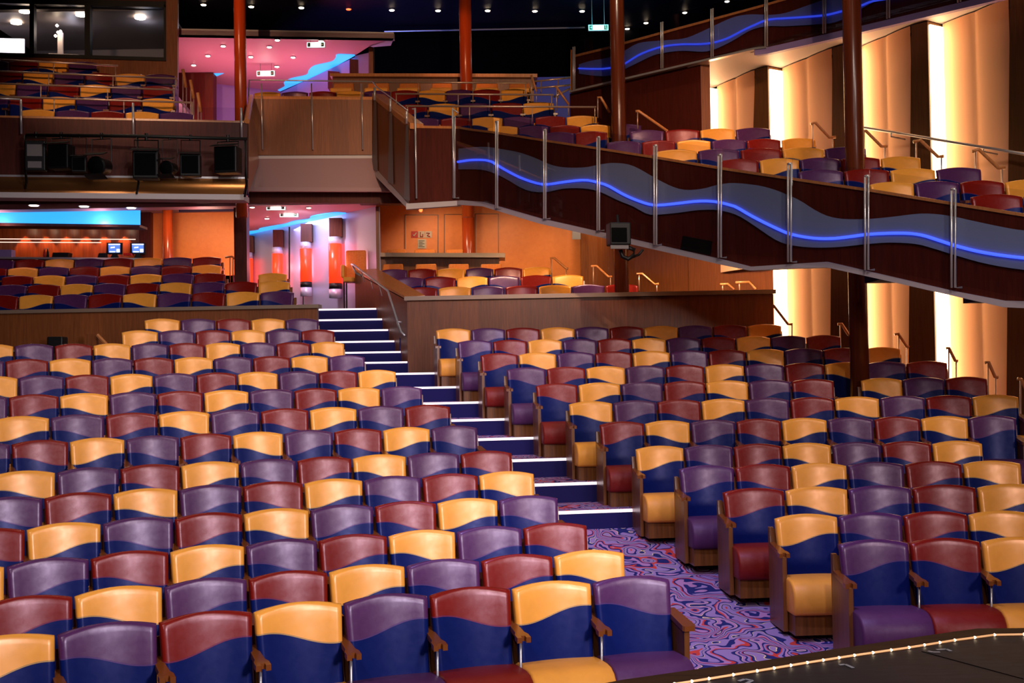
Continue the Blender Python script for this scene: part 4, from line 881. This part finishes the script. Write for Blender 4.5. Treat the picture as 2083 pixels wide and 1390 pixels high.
for i, x in enumerate((216, 264)):
    t = empty('till_screen', at(x + 13, 525, 26.1), label=['lit blue till screen on the bar, left of the pair', 'lit blue till screen on the bar, right of the pair'][i], cat='monitor', group='till screens on the bar')
    child(t, MB().ribbon([at(x, 517, 26.1), at(x+31, 517, 26.1)], [at(x+1, 494, 26.1), at(x+31, 494, 26.1)], (0, .08, 0)), 'housing', M['black'])
    child(t, MB().ribbon([at(x+5, 514, 26.08), at(x+28, 514, 26.08)], [at(x+4, 496, 26.08), at(x+28, 496, 26.08)], (0, .01, 0)), 'screen', M['screen'])
    mb = MB(); mb.ribbon([at(x+5, 498, 26.07), at(x+28, 498, 26.07)], [at(x+5, 496.3, 26.07), at(x+28, 496.3, 26.07)], (0, .006, 0)); mb.ribbon([at(x+21, 513, 26.07), at(x+27, 513, 26.07)], [at(x+21, 507, 26.07), at(x+27, 507, 26.07)], (0, .006, 0))
    mb.ribbon([at(x+7, 513, 26.07), at(x+18, 513, 26.07)], [at(x+7, 511.5, 26.07), at(x+18, 511.5, 26.07)], (0, .006, 0)); mb.ribbon([at(x+9, 505, 26.07), at(x+17, 504, 26.07)], [at(x+9, 503, 26.07), at(x+17, 502, 26.07)], (0, .006, 0))
    child(t, mb, 'screen_icons', M['screen_white']); child(t, MB().ribbon([at(x+8, 526, 26.1), at(x+24, 526, 26.1)], [at(x+12, 517, 26.1), at(x+20, 517, 26.1)], (0, .1, 0)), 'stand', M['black'])
t = empty('bottle', at(90.5, 526, 26.0), label='small red bottle on the bar counter', cat='bottle'); MB().lathe((0, 0, 0), [(.028, 0), (.028, .13), (.01, .17), (.01, .2)], 10).build('bottle_body', M['bottle_red'], t, True); MB().lathe((0, 0, .2), [(.012, 0), (.012, .02)], 8).build('cap', M['paper'], t)
t = empty('bottle', at(97, 526, 26.0), label='small black bottle with white cap on the bar counter', cat='bottle'); MB().lathe((0, 0, 0), [(.03, 0), (.03, .14), (.01, .18), (.01, .21)], 10).build('bottle_body', M['black'], t, True); MB().lathe((0, 0, .21), [(.013, 0), (.013, .025)], 8).build('cap', M['paper'], t)
t = thing('equipment_box', 'low black box on the bar beside the bottles', 'box', MB().ribbon([at(105, 527, 26.0), at(137, 527, 26.0)], [at(107, 514, 26.0), at(139, 514, 26.0)], (0, .25, 0)), M['black'])
t = thing('equipment_box', 'pale lilac box at the far left end of the bar', 'box', MB().ribbon([at(-20, 529, 26.0), at(23, 529, 26.0)], [at(-20, 508, 26.0), at(23, 508, 26.0)], (0, .2, 0)), M['lav'])
t = thing('card_reader', 'small red card reader between the till screens', 'card reader', MB().ribbon([at(252, 520, 25.95), at(268, 520, 25.95)], [at(251, 515, 26.0), at(266, 515, 26.0)], (0, .1, 0)), M['bottle_red'])
t = thing('receipt_printer', 'dark blue receipt printer left of the till screens', 'printer', MB().ribbon([at(198, 525, 26.0), at(214, 525, 26.0)], [at(201, 515, 26.0), at(214, 515, 26.0)], (0, .15, 0)), M['black'])
# orange wall behind upper left stalls
seg(305, 420, 560, 26.5, 500, 420, 560, 26.5, .1, M['wood_orange'])
# ------------------------------------------------------------------ ceiling downlights
def disc(x, y, z, label, group, mat='lamp', r=.06, nm='downlight'):
    p = on_z(x, y, z); t = empty(nm, p, label=label, cat='downlight', group=group)
    MB().lathe((0, 0, -.02), [(r, 0), (r, .015)], 14).build('bulb', M[mat], t); MB().lathe((0, 0, -.012), [(r*1.35, 0), (r*1.35, .012)], 14).build('ring', M['steel'], t); return t
for i, (x, y) in enumerate([(414, 9), (511, 13), (613, 15), (709, 18), (797, 20), (891, 21), (992, 21), (1088, 22), (1184, 22)]):
    disc(x, y, ZCE - .01, f'small downlight in the dark ceiling, {NTH[i]} from the left' + (', glowing on red' if i == 3 else ''), 'downlights in the dark rear ceiling', 'lamp_red' if i == 3 else 'lamp', .055)
p = on_z(709, 18, ZCE - .3); spot((p.x, p.y - .3, p.z - 1.2), (p.x, p.y, ZCE), 500, (1, .1, .05), 75)  # unseen upward spot added for the red glow on the ceiling
for i, (x, y) in enumerate([(1276, 58), (1314, 46), (1393, 25), (1479, 2)]): disc(x, y, ZCE - .01, f'small downlight above the top balcony glass, {NTH[i]} from the left', 'downlights above the top balcony', 'lamp', .05)
for i, (x, y) in enumerate([(454, 93), (423, 113), (394, 132), (564, 81), (596, 116), (510, 115), (563, 135), (653, 83), (548, 95)]):
    disc(x, y, ZP - .01, f'small recessed downlight in the pink upper ceiling, {NTH[i]} counted outwards from the brown pier', 'downlights in the pink upper ceiling', 'lamp', .045)
for i, (x, y) in enumerate([(69, 417), (171, 419), (267, 422)]): disc(x, y, ZC - .01, f'bright downlight before the blue bar canopy, {NTH[i]} from the left', 'downlights before the bar canopy', 'lamp', .08)
for i, (x, y) in enumerate([(513, 421), (543, 444), (628, 422)]): disc(x, y, ZC - .01, f'small downlight in the corridor ceiling, {NTH[i]} from the left', 'downlights in the corridor ceiling', 'lamp', .04)
# ------------------------------------------------------------------ exit signs
def exit_sign(x, y, wpx, hpx, Y, zc, label, arrow=1, mat='sign'):
    c_ = at(x, y, Y); w_ = wpx*Y/F_PX; h_ = hpx*Y/F_PX; t = empty('exit_sign', c_, label=label, cat='exit sign', group='lit exit signs')
    MB().box((0, 0, 0), (w_, .06, h_)).build('housing', M['white_trim'], t, bevel=.008)
    MB().box((0, -.035, 0), (w_*.94, .01, h_*.8)).build('lit_face', M[mat], t)
    for s in (-1, 1): MB().box((s*w_*.36, -.042, 0), (w_*.17, .008, h_*.72)).build('green_panel', M['green'], t)
    MB().prism([(arrow*w_*.31, -.048, h_*.2), (arrow*w_*.31, -.048, -h_*.2), (arrow*w_*.41, -.048, 0)], (0, .004, 0)).build('arrow', M['paper'], t)
    m_ = MB(); sx = -arrow*w_*.36; m_.box((sx, -.048, h_*.22), (h_*.14, .004, h_*.14)); m_.box((sx, -.048, 0), (h_*.16, .004, h_*.26)); m_.box((sx + .01, -.048, -h_*.2), (h_*.3, .004, h_*.1)); m_.build('running_figure', M['paper'], t)
    if zc: MB().tube([(-w_*.3, 0, h_/2), (-w_*.3, 0, zc - c_.z)], .006, 5).build('hanger', M['grey'], t); MB().tube([(w_*.3, 0, h_/2), (w_*.3, 0, zc - c_.z)], .006, 5).build('hanger', M['grey'], t)
exit_sign(643, 92, 38, 12, 25.0, ZP, 'glowing exit sign under the pink ceiling beside the blue cove')
exit_sign(541, 150, 38, 12, 26.8, ZP, 'glowing exit sign lower left under the pink upper ceiling')
exit_sign(562, 423, 40, 11, 22.9, ZC, 'glowing exit sign at the corridor mouth, nearer and higher of two', -1)
exit_sign(588, 437, 38, 11, 23.9, ZC, 'glowing exit sign at the corridor mouth, farther and lower of two')
exit_sign(1217, 57, 42, 13, 27.0, ZCE, 'glowing green exit sign hanging before the dark void', -1, 'sign_cyan')
p = at(1217, 40, 26.7); point(p, 12, (.1, .8, 1), .05)
mb = MB(); mb.tube([at(782, 64, 29), at(1190, 56, 29)], .02, 6); thing('ceiling_pipe', 'thin pale pipe crossing the dark void', 'pipe', mb, M['steel'])
mb = MB(); mb.wall(at(1075, 150, 27.5), at(1175, 150, 27.5), 7.0, 7.0, at(1100, 157, 27.5).z, at(1100, 157, 27.5).z, .1); struct('wall_back', mb, M['blue_wall'])
t = tubes('handrail', 'steel handrails crossing before the blue wall by the wood post', 'handrail', [[(1085, 166, 24), (1160, 158, 24)], [(1085, 180, 23.6), (1160, 173, 23.6)], [(1127, 197, 22.4), (1160, 180, 22.6)]], M['steel_warm'], .02, posts=[(1100, 165, 24, 190), (1135, 163, 24, 200)])
# ------------------------------------------------------------------ rails along balcony rows
def row_rail(x0, y0, Y0, x1, y1, Y1, xs_p, drop, label, group):
    fr_ = [(x0, y0, Y0), (x1, y1, Y1)]; P = []
    for x in xs_p:
        k_ = (x-x0)/(x1-x0); P.append((x, y0 + (y1-y0)*k_, Y0 + (Y1-Y0)*k_, y0 + (y1-y0)*k_ + drop))
    tubes('guard_rail', label, 'guard rail', [fr_], M['steel_warm'], .018, group, P, M['steel_warm'], .011)
G1 = 'guard rails between the left balcony rows'; G2 = 'guard rails between the centre balcony rows'
row_rail(-30, 196, 20.6, 392, 209, 21.0, (110, 252, 391), 45, 'pale guard rail before the second row of the left balcony', G1)
row_rail(-30, 169, 21.45, 355, 183, 21.8, (83, 219, 354), 40, 'pale guard rail before the third row of the left balcony', G1)
row_rail(-30, 144, 22.35, 360, 160, 22.7, (99, 230, 358), 36, 'pale guard rail before the fourth row of the left balcony', G1)
row_rail(-30, 120, 23.2, 240, 134, 23.5, (109, 235), 34, 'pale guard rail before the top row of the left balcony', G1)
row_rail(757, 167, 23.0, 1073, 169, 23.0, (850, 962, 1069), 22, 'pale guard rail before the upper bar stools', G2)
row_rail(804, 191, 22.0, 1126, 193, 22.0, (806, 932, 996, 1122), 26, 'pale guard rail before the second centre balcony row', G2)
row_rail(825, 216, 21.2, 1213, 218, 21.1, (829, 955, 1083, 1210), 30, 'pale guard rail behind the front centre balcony row', G2)
# handrails: wood grip on thin posts
def grip(pts, Y, posts_, label, group, zb=None, mat='wood_cap', r=.022):
    tubes('handrail', label, 'handrail', [[(x, y, Y) for x, y in pts]], M[mat], r, group, [(x, y, Y, y2) for x, y, y2 in posts_], M['steel_warm'], .011)
GR = 'stair handrails beside the right stalls'
def fpx(x, Y, z):   # pixel row where height z is met
    y = 600.
    for _ in range(3):
        p = at(x, y, Y); y += (p.z - z)*F_PX/Y
    return y
for i, (pts, Y, pp) in enumerate([([(1573, 621), (1603, 660), (1612, 660)], 19.25, [(1611, 660)]), ([(1704, 660), (1712, 659), (1726, 681), (1733, 682)], 18.3, [(1709, 660), (1730, 682)]),
        ([(1820, 681), (1827, 679), (1844, 705), (1849, 706)], 17.3, [(1828, 681), (1845, 706)]), ([(1925, 709), (1930, 708), (1943, 734), (1948, 735)], 16.4, [(1930, 710), (1945, 735)]),
        ([(2004, 738), (2011, 737), (2024, 767), (2030, 768)], 15.5, [(2010, 740), (2025, 768)]), ([(2070, 771), (2077, 772), (2090, 800)], 14.8, [(2076, 773)])]):
    grip(pts, Y, [(x, y, fpx(x, Y, fz(13 - i) + .05)) for x, y in pp], f'short sloping handrail by the side wall, {NTH[i]} counted from the top of the stalls', GR)
GB = 'stair handrails on the right side balcony'
for i, (pts, Y, pp) in enumerate([([(1215, 199), (1222, 198), (1240, 229)], 20.9, [(1216, 199, 240)]), ([(1293, 227), (1299, 226), (1358, 267)], 19.9, [(1297, 228, 262)]),
        ([(1649, 252), (1659, 250), (1687, 280), (1700, 279)], 18.4, [(1653, 252, 300), (1694, 281, 320)]), ([(1756, 267), (1761, 266), (1793, 298), (1805, 297)], 17.4, [(1758, 268, 330), (1800, 299, 345)]),
        ([(1858, 289), (1872, 285), (1908, 319), (1919, 318)], 16.4, [(1864, 290, 350), (1915, 320, 365)]), ([(1978, 308), (1991, 304), (2031, 342), (2044, 341)], 15.3, [(1984, 309, 380), (2038, 344, 400)])]):
    grip(pts, Y, pp, f'short sloping handrail on the side balcony, {NTH[i]} from the top left', GB, r=.024)
for i, (pts, Y, pp) in enumerate([([(1081, 153), (1091, 186)], 23.3, [(1081, 155, 200), (1091, 186, 210)]), ([(1130, 175), (1157, 213)], 22.0, [(1132, 178, 225), (1156, 213, 235)])]):
    grip(pts, Y, pp, ['steep wooden handrail at the right end of the upper counter', 'steep wooden handrail right of the centre balcony rows'][i], 'handrails right of the centre balcony')
for i, (pts, Y, pp) in enumerate([([(372, 141), (378, 178)], 22.8, [(372, 142, 300), (379, 178, 300)]), ([(387, 163), (394, 201)], 22.0, [(388, 165, 300), (394, 201, 300)]), ([(402, 189), (408, 228)], 21.2, [(403, 192, 300), (409, 228, 300)])]):
    grip(pts, Y, [(x, y, fpx(x, Y, 5.86)) for x, y, _ in pp], f'steep wooden stair handrail at the right end of the left balcony, {NTH[i]} from the back', 'handrails of the left balcony stair', r=.03)
mb = MB(); P_ = [at(396, 240, 20.3), at(500, 240, 20.6), at(508, 240, 24.0), at(362, 240, 24.0)]; mb.prism([(v.x, v.y, 5.6) for v in P_], (0, 0, .25)); struct('floor', mb, M['navy'])
tubes('handrail', 'short black handrail beside the upper left stalls at the pillar', 'handrail', [[(458, 524, 23.9), (472, 522, 23.9), (478, 527, 23.9)]], M['wood_cap'], .02, posts=[(468, 524, 23.9, 575), (474, 524, 23.9, 575)])
grip([(1119, 526), (1127, 525), (1151, 546), (1156, 547)], 22.6, [(1121, 527, 570), (1152, 547, 575)], 'short handrail at the top right of the upper right stalls', 'handrails by the wood wall')
grip([(1202, 542), (1213, 541), (1237, 563), (1245, 563)], 21.7, [(1207, 543, 580), (1242, 564, 585)], 'short handrail left of the tall column by the wood wall', 'handrails by the wood wall')
grip([(1295, 558), (1306, 557), (1331, 579), (1340, 578)], 20.8, [(1300, 559, 592), (1336, 580, 595)], 'short handrail right of the tall column by the wood wall', 'handrails by the wood wall')
grip([(1465, 579), (1480, 578), (1493, 589)], 20.5, [(1470, 580, 592)], 'short handrail showing above the right low wall, left of two', 'handrails by the wood wall')
grip([(1496, 575), (1523, 574), (1537, 588)], 20.4, [(1504, 576, 592)], 'short handrail showing above the right low wall, right of two', 'handrails by the wood wall')
q = [wp(s, .12, 0) for s in (2.5, 9.0)]
def swp(x, y): a_ = WA + WN*.42; return on_line(x, y, a_, a_ + WD)
t = empty('wall_handrail', swp(1900, 283), label='long straight steel handrail fixed along the side wall', cat='handrail')
MB().tube([swp(1750, 258) - t.location, swp(2200, 333) - t.location], .022, 8).build('rail', M['steel'], t, True)
for x, y in ((1812, 270), (2000, 300)): MB().tube([swp(x, y) - t.location, swp(x, y + 4) - t.location + Vector((.0, 0, -.03)), swp(x + 9, y + 6) - t.location + Vector((.2, .15, -.03))], .012, 6).build('bracket', M['steel'], t, True)
# ------------------------------------------------------------------ stage lights
def lantern(c_, kind, rz, label, group, s=1.0, up=.28):
    t = empty('stage_light', c_, rz, label=label, cat='stage light', group=group); t.scale = (s, s, s)
    MB().tube([(0, 0, up + .05), (0, 0, up - .04)], .022, 8).build('clamp', M['black'], t); 
    yk = MB(); yk.tube([(-.15, 0, 0), (-.15, 0, up - .04), (.15, 0, up - .04), (.15, 0, 0)], .01, 6); yk.build('yoke', M['black'], t)
    if kind == 'panel':
        b_ = MB(); b_.box((0, 0, -.1), (.30, .14, .46)); b_.build('body', M['black'], t, bevel=.015)
        MB().box((0, -.075, -.02), (.22, .02, .18)).build('lens', M['grey'], t); MB().box((0, -.075, -.24), (.2, .02, .1)).build('lower_lens', M['grey'], t)
    elif kind == 'box':
        MB().box((0, 0, -.06), (.32, .22, .36)).build('body', M['black'], t, bevel=.015); MB().box((0, -.12, -.06), (.26, .02, .28)).build('lens', M['black_matt'], t)
        MB().box((0, -.14, .13), (.34, .16, .01), rx=.3).build('barn_door', M['black'], t)
    else:
        mb = MB(); mb.tube([(0, .16, -.04), (0, .12, -.05), (0, -.10, -.07), (0, -.17, -.08)], [.08, .11, .12, .14], 16); mb.build('body', M['black'], t, True)
        MB().tube([(0, -.165, -.08), (0, -.18, -.082)], .115, 16).build('lens', M['black_matt'], t, True)
        MB().box((0, -.19, .09), (.3, .16, .01), rx=.35).build('barn_door', M['black'], t); MB().box((0, -.19, -.24), (.3, .16, .01), rx=-.35).build('barn_door', M['black'], t)
bar = empty('lighting_bar', at(50, 395, 19.0), label='long black lighting bar on curved brackets before the left balcony', cat='lighting bar')
child(bar, MB().tube([at(53, 275, 18.9), at(278, 277, 19.05), at(503, 283, 19.2)], .028, 8), 'pipe', M['black'], smooth=True)
for x, y, Y in ((51, 275, 18.9), (279, 277, 19.05), (499, 283, 19.2)):
    child(bar, MB().tube([at(x, y, Y), at(x + 1, y + 75, Y), at(x + 3, y + 95, Y + .15), at(x - 1, y + 117, Y + .3)], .02, 8), 'bracket', M['black'], smooth=True)
GL = 'stage lights hanging on the lighting bar'
for i, (x, y, kd, s, lb_) in enumerate([(73, 305, 'panel', 1.05, 'tall panel stage light with pale lenses, leftmost on the bar'), (125, 312, 'box', 1.1, 'square black stage light, second from left on the bar'),
        (162, 330, 'box', .7, 'small low black stage light, third from left on the bar'), (207, 330, 'round', 1.1, 'round black stage light, fourth from left on the bar'),
        (298, 328, 'box', 1.25, 'wide tilted black stage light, just right of the middle bracket'), (346, 336, 'round', .85, 'round stage light, sixth from left on the bar'),
        (388, 330, 'box', 1.0, 'black stage light with open flap, seventh from left on the bar'), (464, 318, 'box', 1.2, 'tall black stage light, rightmost on the bar')]):
    Y = 18.9 + .3*(x-50)/450; c_ = at(x, y, Y); zt = at(x, 275 + 8*(x-53)/450, Y).z
    lantern(c_, kd, .15*(-1)**i, lb_, GL, s, (zt - c_.z)/s)
sp_ = at(1258, 480, 16.55)
t = empty('spotlight', sp_, label='black spotlight on a curved yoke hanging under the side balcony edge', cat='stage light')
MB().box((0, 0, .02), (.30, .24, .32), rz=.2).build('body', M['black'], t, bevel=.02)
MB().box((.0, -.12, -.17), (.26, .03, .05), rz=.2).build('label_plate', M['grey'], t)
MB().box((0, -.13, .0), (.22, .02, .2), rz=.2).build('lens', M['black_matt'], t)
MB().tube([(.02, 0, -.2), (.05, 0, -.29), (.13, 0, -.33), (.21, 0, -.28), (.22, 0, -.2), (.12, 0, -.16)], .03, 8).build('yoke', M['black'], t, True)
MB().tube([(.2, 0, -.3), (.28, -.02, -.27), (.34, -.04, -.2)], .018, 8).build('handle', M['black'], t, True)
MB().tube([(.0, .0, .18), (.0, .1, .3)], .02, 6).build('clamp', M['black'], t)
# ------------------------------------------------------------------ sound desk area behind the left stalls
t = empty('mixing_desk', at(45, 735, 19.3), label='pale edged mixing desk top behind the left stalls', cat='desk')
child(t, MB().ribbon([at(-40, 716, 19.3), at(102, 716, 19.3)], [at(-40, 712, 19.3), at(102, 712, 19.3)], (0, .5, 0)), 'desk_top', M['grey'])
child(t, MB().ribbon([at(-40, 760, 19.32), at(102, 760, 19.32)], [at(-40, 716, 19.32), at(102, 716, 19.32)], (0, .4, 0)), 'front_panel', M['wood_dark'])
child(t, MB().tube([at(59, 712, 19.35), at(61, 702, 19.35), at(64, 699, 19.35)], .008, 6), 'desk_lamp_stem', M['steel'])
t = thing('loudspeaker', 'small black loudspeaker standing behind the left stalls', 'loudspeaker', MB().ribbon([at(95, 745, 19.35), at(127, 745, 19.35)], [at(95, 685, 19.35), at(127, 685, 19.35)], (0, .25, 0)), M['black'], bevel=.02)
t = empty('lectern', at(210, 745, 19.2), label='small pale wood desk with slanted top behind the left stalls', cat='desk')
child(t, MB().prism([at(187, 712, 19.2), at(232, 712, 19.2), at(224, 703, 19.2), at(192, 703, 19.2)], (0, .3, 0)), 'desk_top', M['wood_cap'])
child(t, MB().ribbon([at(190, 750, 19.25), at(228, 750, 19.25)], [at(190, 712, 19.25), at(228, 712, 19.25)], (0, .25, 0)), 'front_panel', M['wood_panel'])
child(t, MB().tube([at(198, 681, 19.35), at(221, 705, 19.35)], .03, 6), 'slanted_rail', M['wood_cap'])
child(t, MB().ribbon([at(172, 712, 19.5), at(196, 712, 19.5)], [at(172, 680, 19.5), at(196, 680, 19.5)], (0, .1, 0)), 'side_panel', M['wood_panel'])
# ------------------------------------------------------------------ stage
ZS = 1.0
oe = [(1000, 1430), (1150, 1403), (1266, 1381), (1442, 1356), (1540, 1344), (1695, 1319), (1738, 1313), (1865, 1294), (1942, 1283), (1989, 1277), (2083, 1276), (2300, 1280)]
ie = [(1000, 1460), (1150, 1434), (1300, 1409), (1442, 1387), (1540, 1371), (1642, 1354), (1738, 1339), (1849, 1323), (1942, 1308), (2023, 1297), (2083, 1296), (2300, 1300)]
O = [on_z(x, y, ZS) for x, y in oe]; I = [on_z(x, y, ZS) for x, y in ie]
sg = empty('stage', (1.5, 3, 0), label='black stage floor with dark wood border at the lower right', cat='stage')
full = [Vector((-7, 3.6, ZS)), Vector((-3, O[0].y - .25, ZS))] + O + [Vector((6.5, O[-1].y - .5, ZS)), Vector((6.5, -3, ZS)), Vector((-7, -3, ZS))]
child(sg, MB().prism([p + Vector((0, 0, -.99)) for p in full], (0, 0, .985)), 'stage_border', M['stage_edge'])
inn = [Vector((-6.8, 3.3, ZS)), Vector((-3, I[0].y - .25, ZS))] + I + [Vector((6.4, I[-1].y - .5, ZS)), Vector((6.4, -2.9, ZS)), Vector((-6.8, -2.9, ZS))]
child(sg, MB().prism([p + Vector((0, 0, -.02)) for p in inn], (0, 0, .022)), 'stage_floor', M['stage'])
sm_ = MB(); ps = [on_z(1876, 1327, ZS + .003), on_z(2083, 1383, ZS + .003)]; sm_.ribbon([p + Vector((0, 0, .0)) for p in ps], [p + Vector((.0, .012, .001)) for p in ps], (0, 0, .001)); child(sg, sm_, 'floor_seam', M['void'])
def tape(pts): 
    m_ = MB(); P = [on_z(x, y, ZS + .004) for x, y in pts]
    for a_, b3 in zip(P, P[1:]):
        d_ = (b3 - a_).normalized(); n_ = Vector((-d_.y, d_.x, 0))*.008; m_.prism([a_ - n_, b3 - n_, b3 + n_, a_ + n_], (0, 0, .001))
    child(sg, m_, 'tape_mark', M['tape'])
tape([(1707, 1353), (1719, 1352), (1735, 1359)]); tape([(1888, 1325), (1898, 1327), (1912, 1327)]); tape([(1905, 1322), (1925, 1321), (1934, 1325)]); tape([(1503, 1386), (1515, 1382), (1530, 1385), (1518, 1391)])
rl = empty('rope_light', I[5], label='string of tiny warm lights along the stage edge', cat='rope light')
P = [p + Vector((0, 0, .012)) for p in I]; child(rl, MB().tube(P, .005, 6), 'light_cord', M['cord'])
mb = MB()
for a_, b3 in zip(P, P[1:]):
    L_ = (b3 - a_).length; k_ = max(1, int(L_/.085))
    for q_ in range(k_):
        c_ = a_.lerp(b3, q_/k_); mb.lathe(c_, [(.003, -.006), (.0085, 0), (.003, .006)], 6)
child(rl, mb, 'tiny_bulbs', M['bead'], kind='stuff')
# outer walls so the hall is closed
mb = MB(); mb.wall((-12.5, -6, 0), (-12.5, 31, 0), 0, 0, ZCE, ZCE, .2); struct('wall_left', mb, M['wood_dark'])
mb = MB(); mb.wall((12.2, 31, 0), (12.2, -6, 0), 0, 0, ZCE, ZCE, .2); struct('wall_right', mb, M['wood_dark'])
# ------------------------------------------------------------------ unseen lights added for the rooms and corridors
for x_, y_ in ((-7.5, 26), (-4.5, 26.6)): area((x_, y_, 7.4), (x_, y_ + .3, 10), 70, PINK, 2.5, 2)
area((-3.2, 26.6, 7.6), (-2.9, 27.6, 8.6), 60, (.15, .25, 1), 1.2, .6)
for p in ((-4.6, 25.2, 4.6), (-3.4, 23.2, 4.4)): point(p, 18, (1, .35, .45), .3)
area((-4.5, 25.5, 5.45), (-4.0, 25.6, 4), 30, (.45, .5, 1), 2.5, .4)
point((-4.9, 26.0, 4.6), 110, (1, .8, .75), .15)
for x_ in (-7.2, -6.0): spot((x_, 24.6, 5.85), (x_, 26.5, 4.2), 60, (1, .75, .5), 110, .8, .1)
spot((-4.2, 23.2, 5.4), (-3.9, 25.2, 4.2), 110, (.8, .8, 1), 110, .8, .1)
spot((-1.4, 22.8, 5.7), (-1.0, 24.2, 4.3), 70, (1, .8, .55), 110, .8, .1)
spot((.4, 22.8, 5.7), (.2, 24.2, 4.3), 60, (1, .8, .55), 110, .8, .1)
for x_ in (-10, -8, -6): point((x_, 22.95, 5.25), 7, (1, .55, .5), .1)
for x_ in (-1.6, .2, 1.6): spot((x_, 24.2, 5.8), (x_ + .2, 26, 4.2), 55, (1, .72, .45), 100, .8, .1)
spot((2.6, 23.6, 5.8), (2.3, 25.2, 4.6), 60, (1, .72, .45), 110, .8, .1)
point((-6.3, 25.0, 5.2), 14, (1, .75, .5), .1)
spot((.6, 18.6, 4.5), (1.85, 20.2, 3.6), 60, (1, .6, .4), 50, .8, .08)
# unseen spots added under the side balcony soffit to brighten the wood wall
for x_, y_, z_ in ((-.2, 20.9, 4.75), (1.4, 20.6, 4.75), (2.6, 20.3, 4.5), (3.4, 19.9, 4.25)):
    spot((x_, y_, z_), (x_ + .5, y_ + 1.3, 3.3), 90, (1, .66, .4), 120, .8, .08)
for i in range(3): point((-9.5 + 1.6*i, 25.6, 9.8), 3, (.85, .85, 1), .1)
spot((3.0, 17.5, 7.3), (3.6, 19.5, 5), 60, (1, .6, .4), 110)
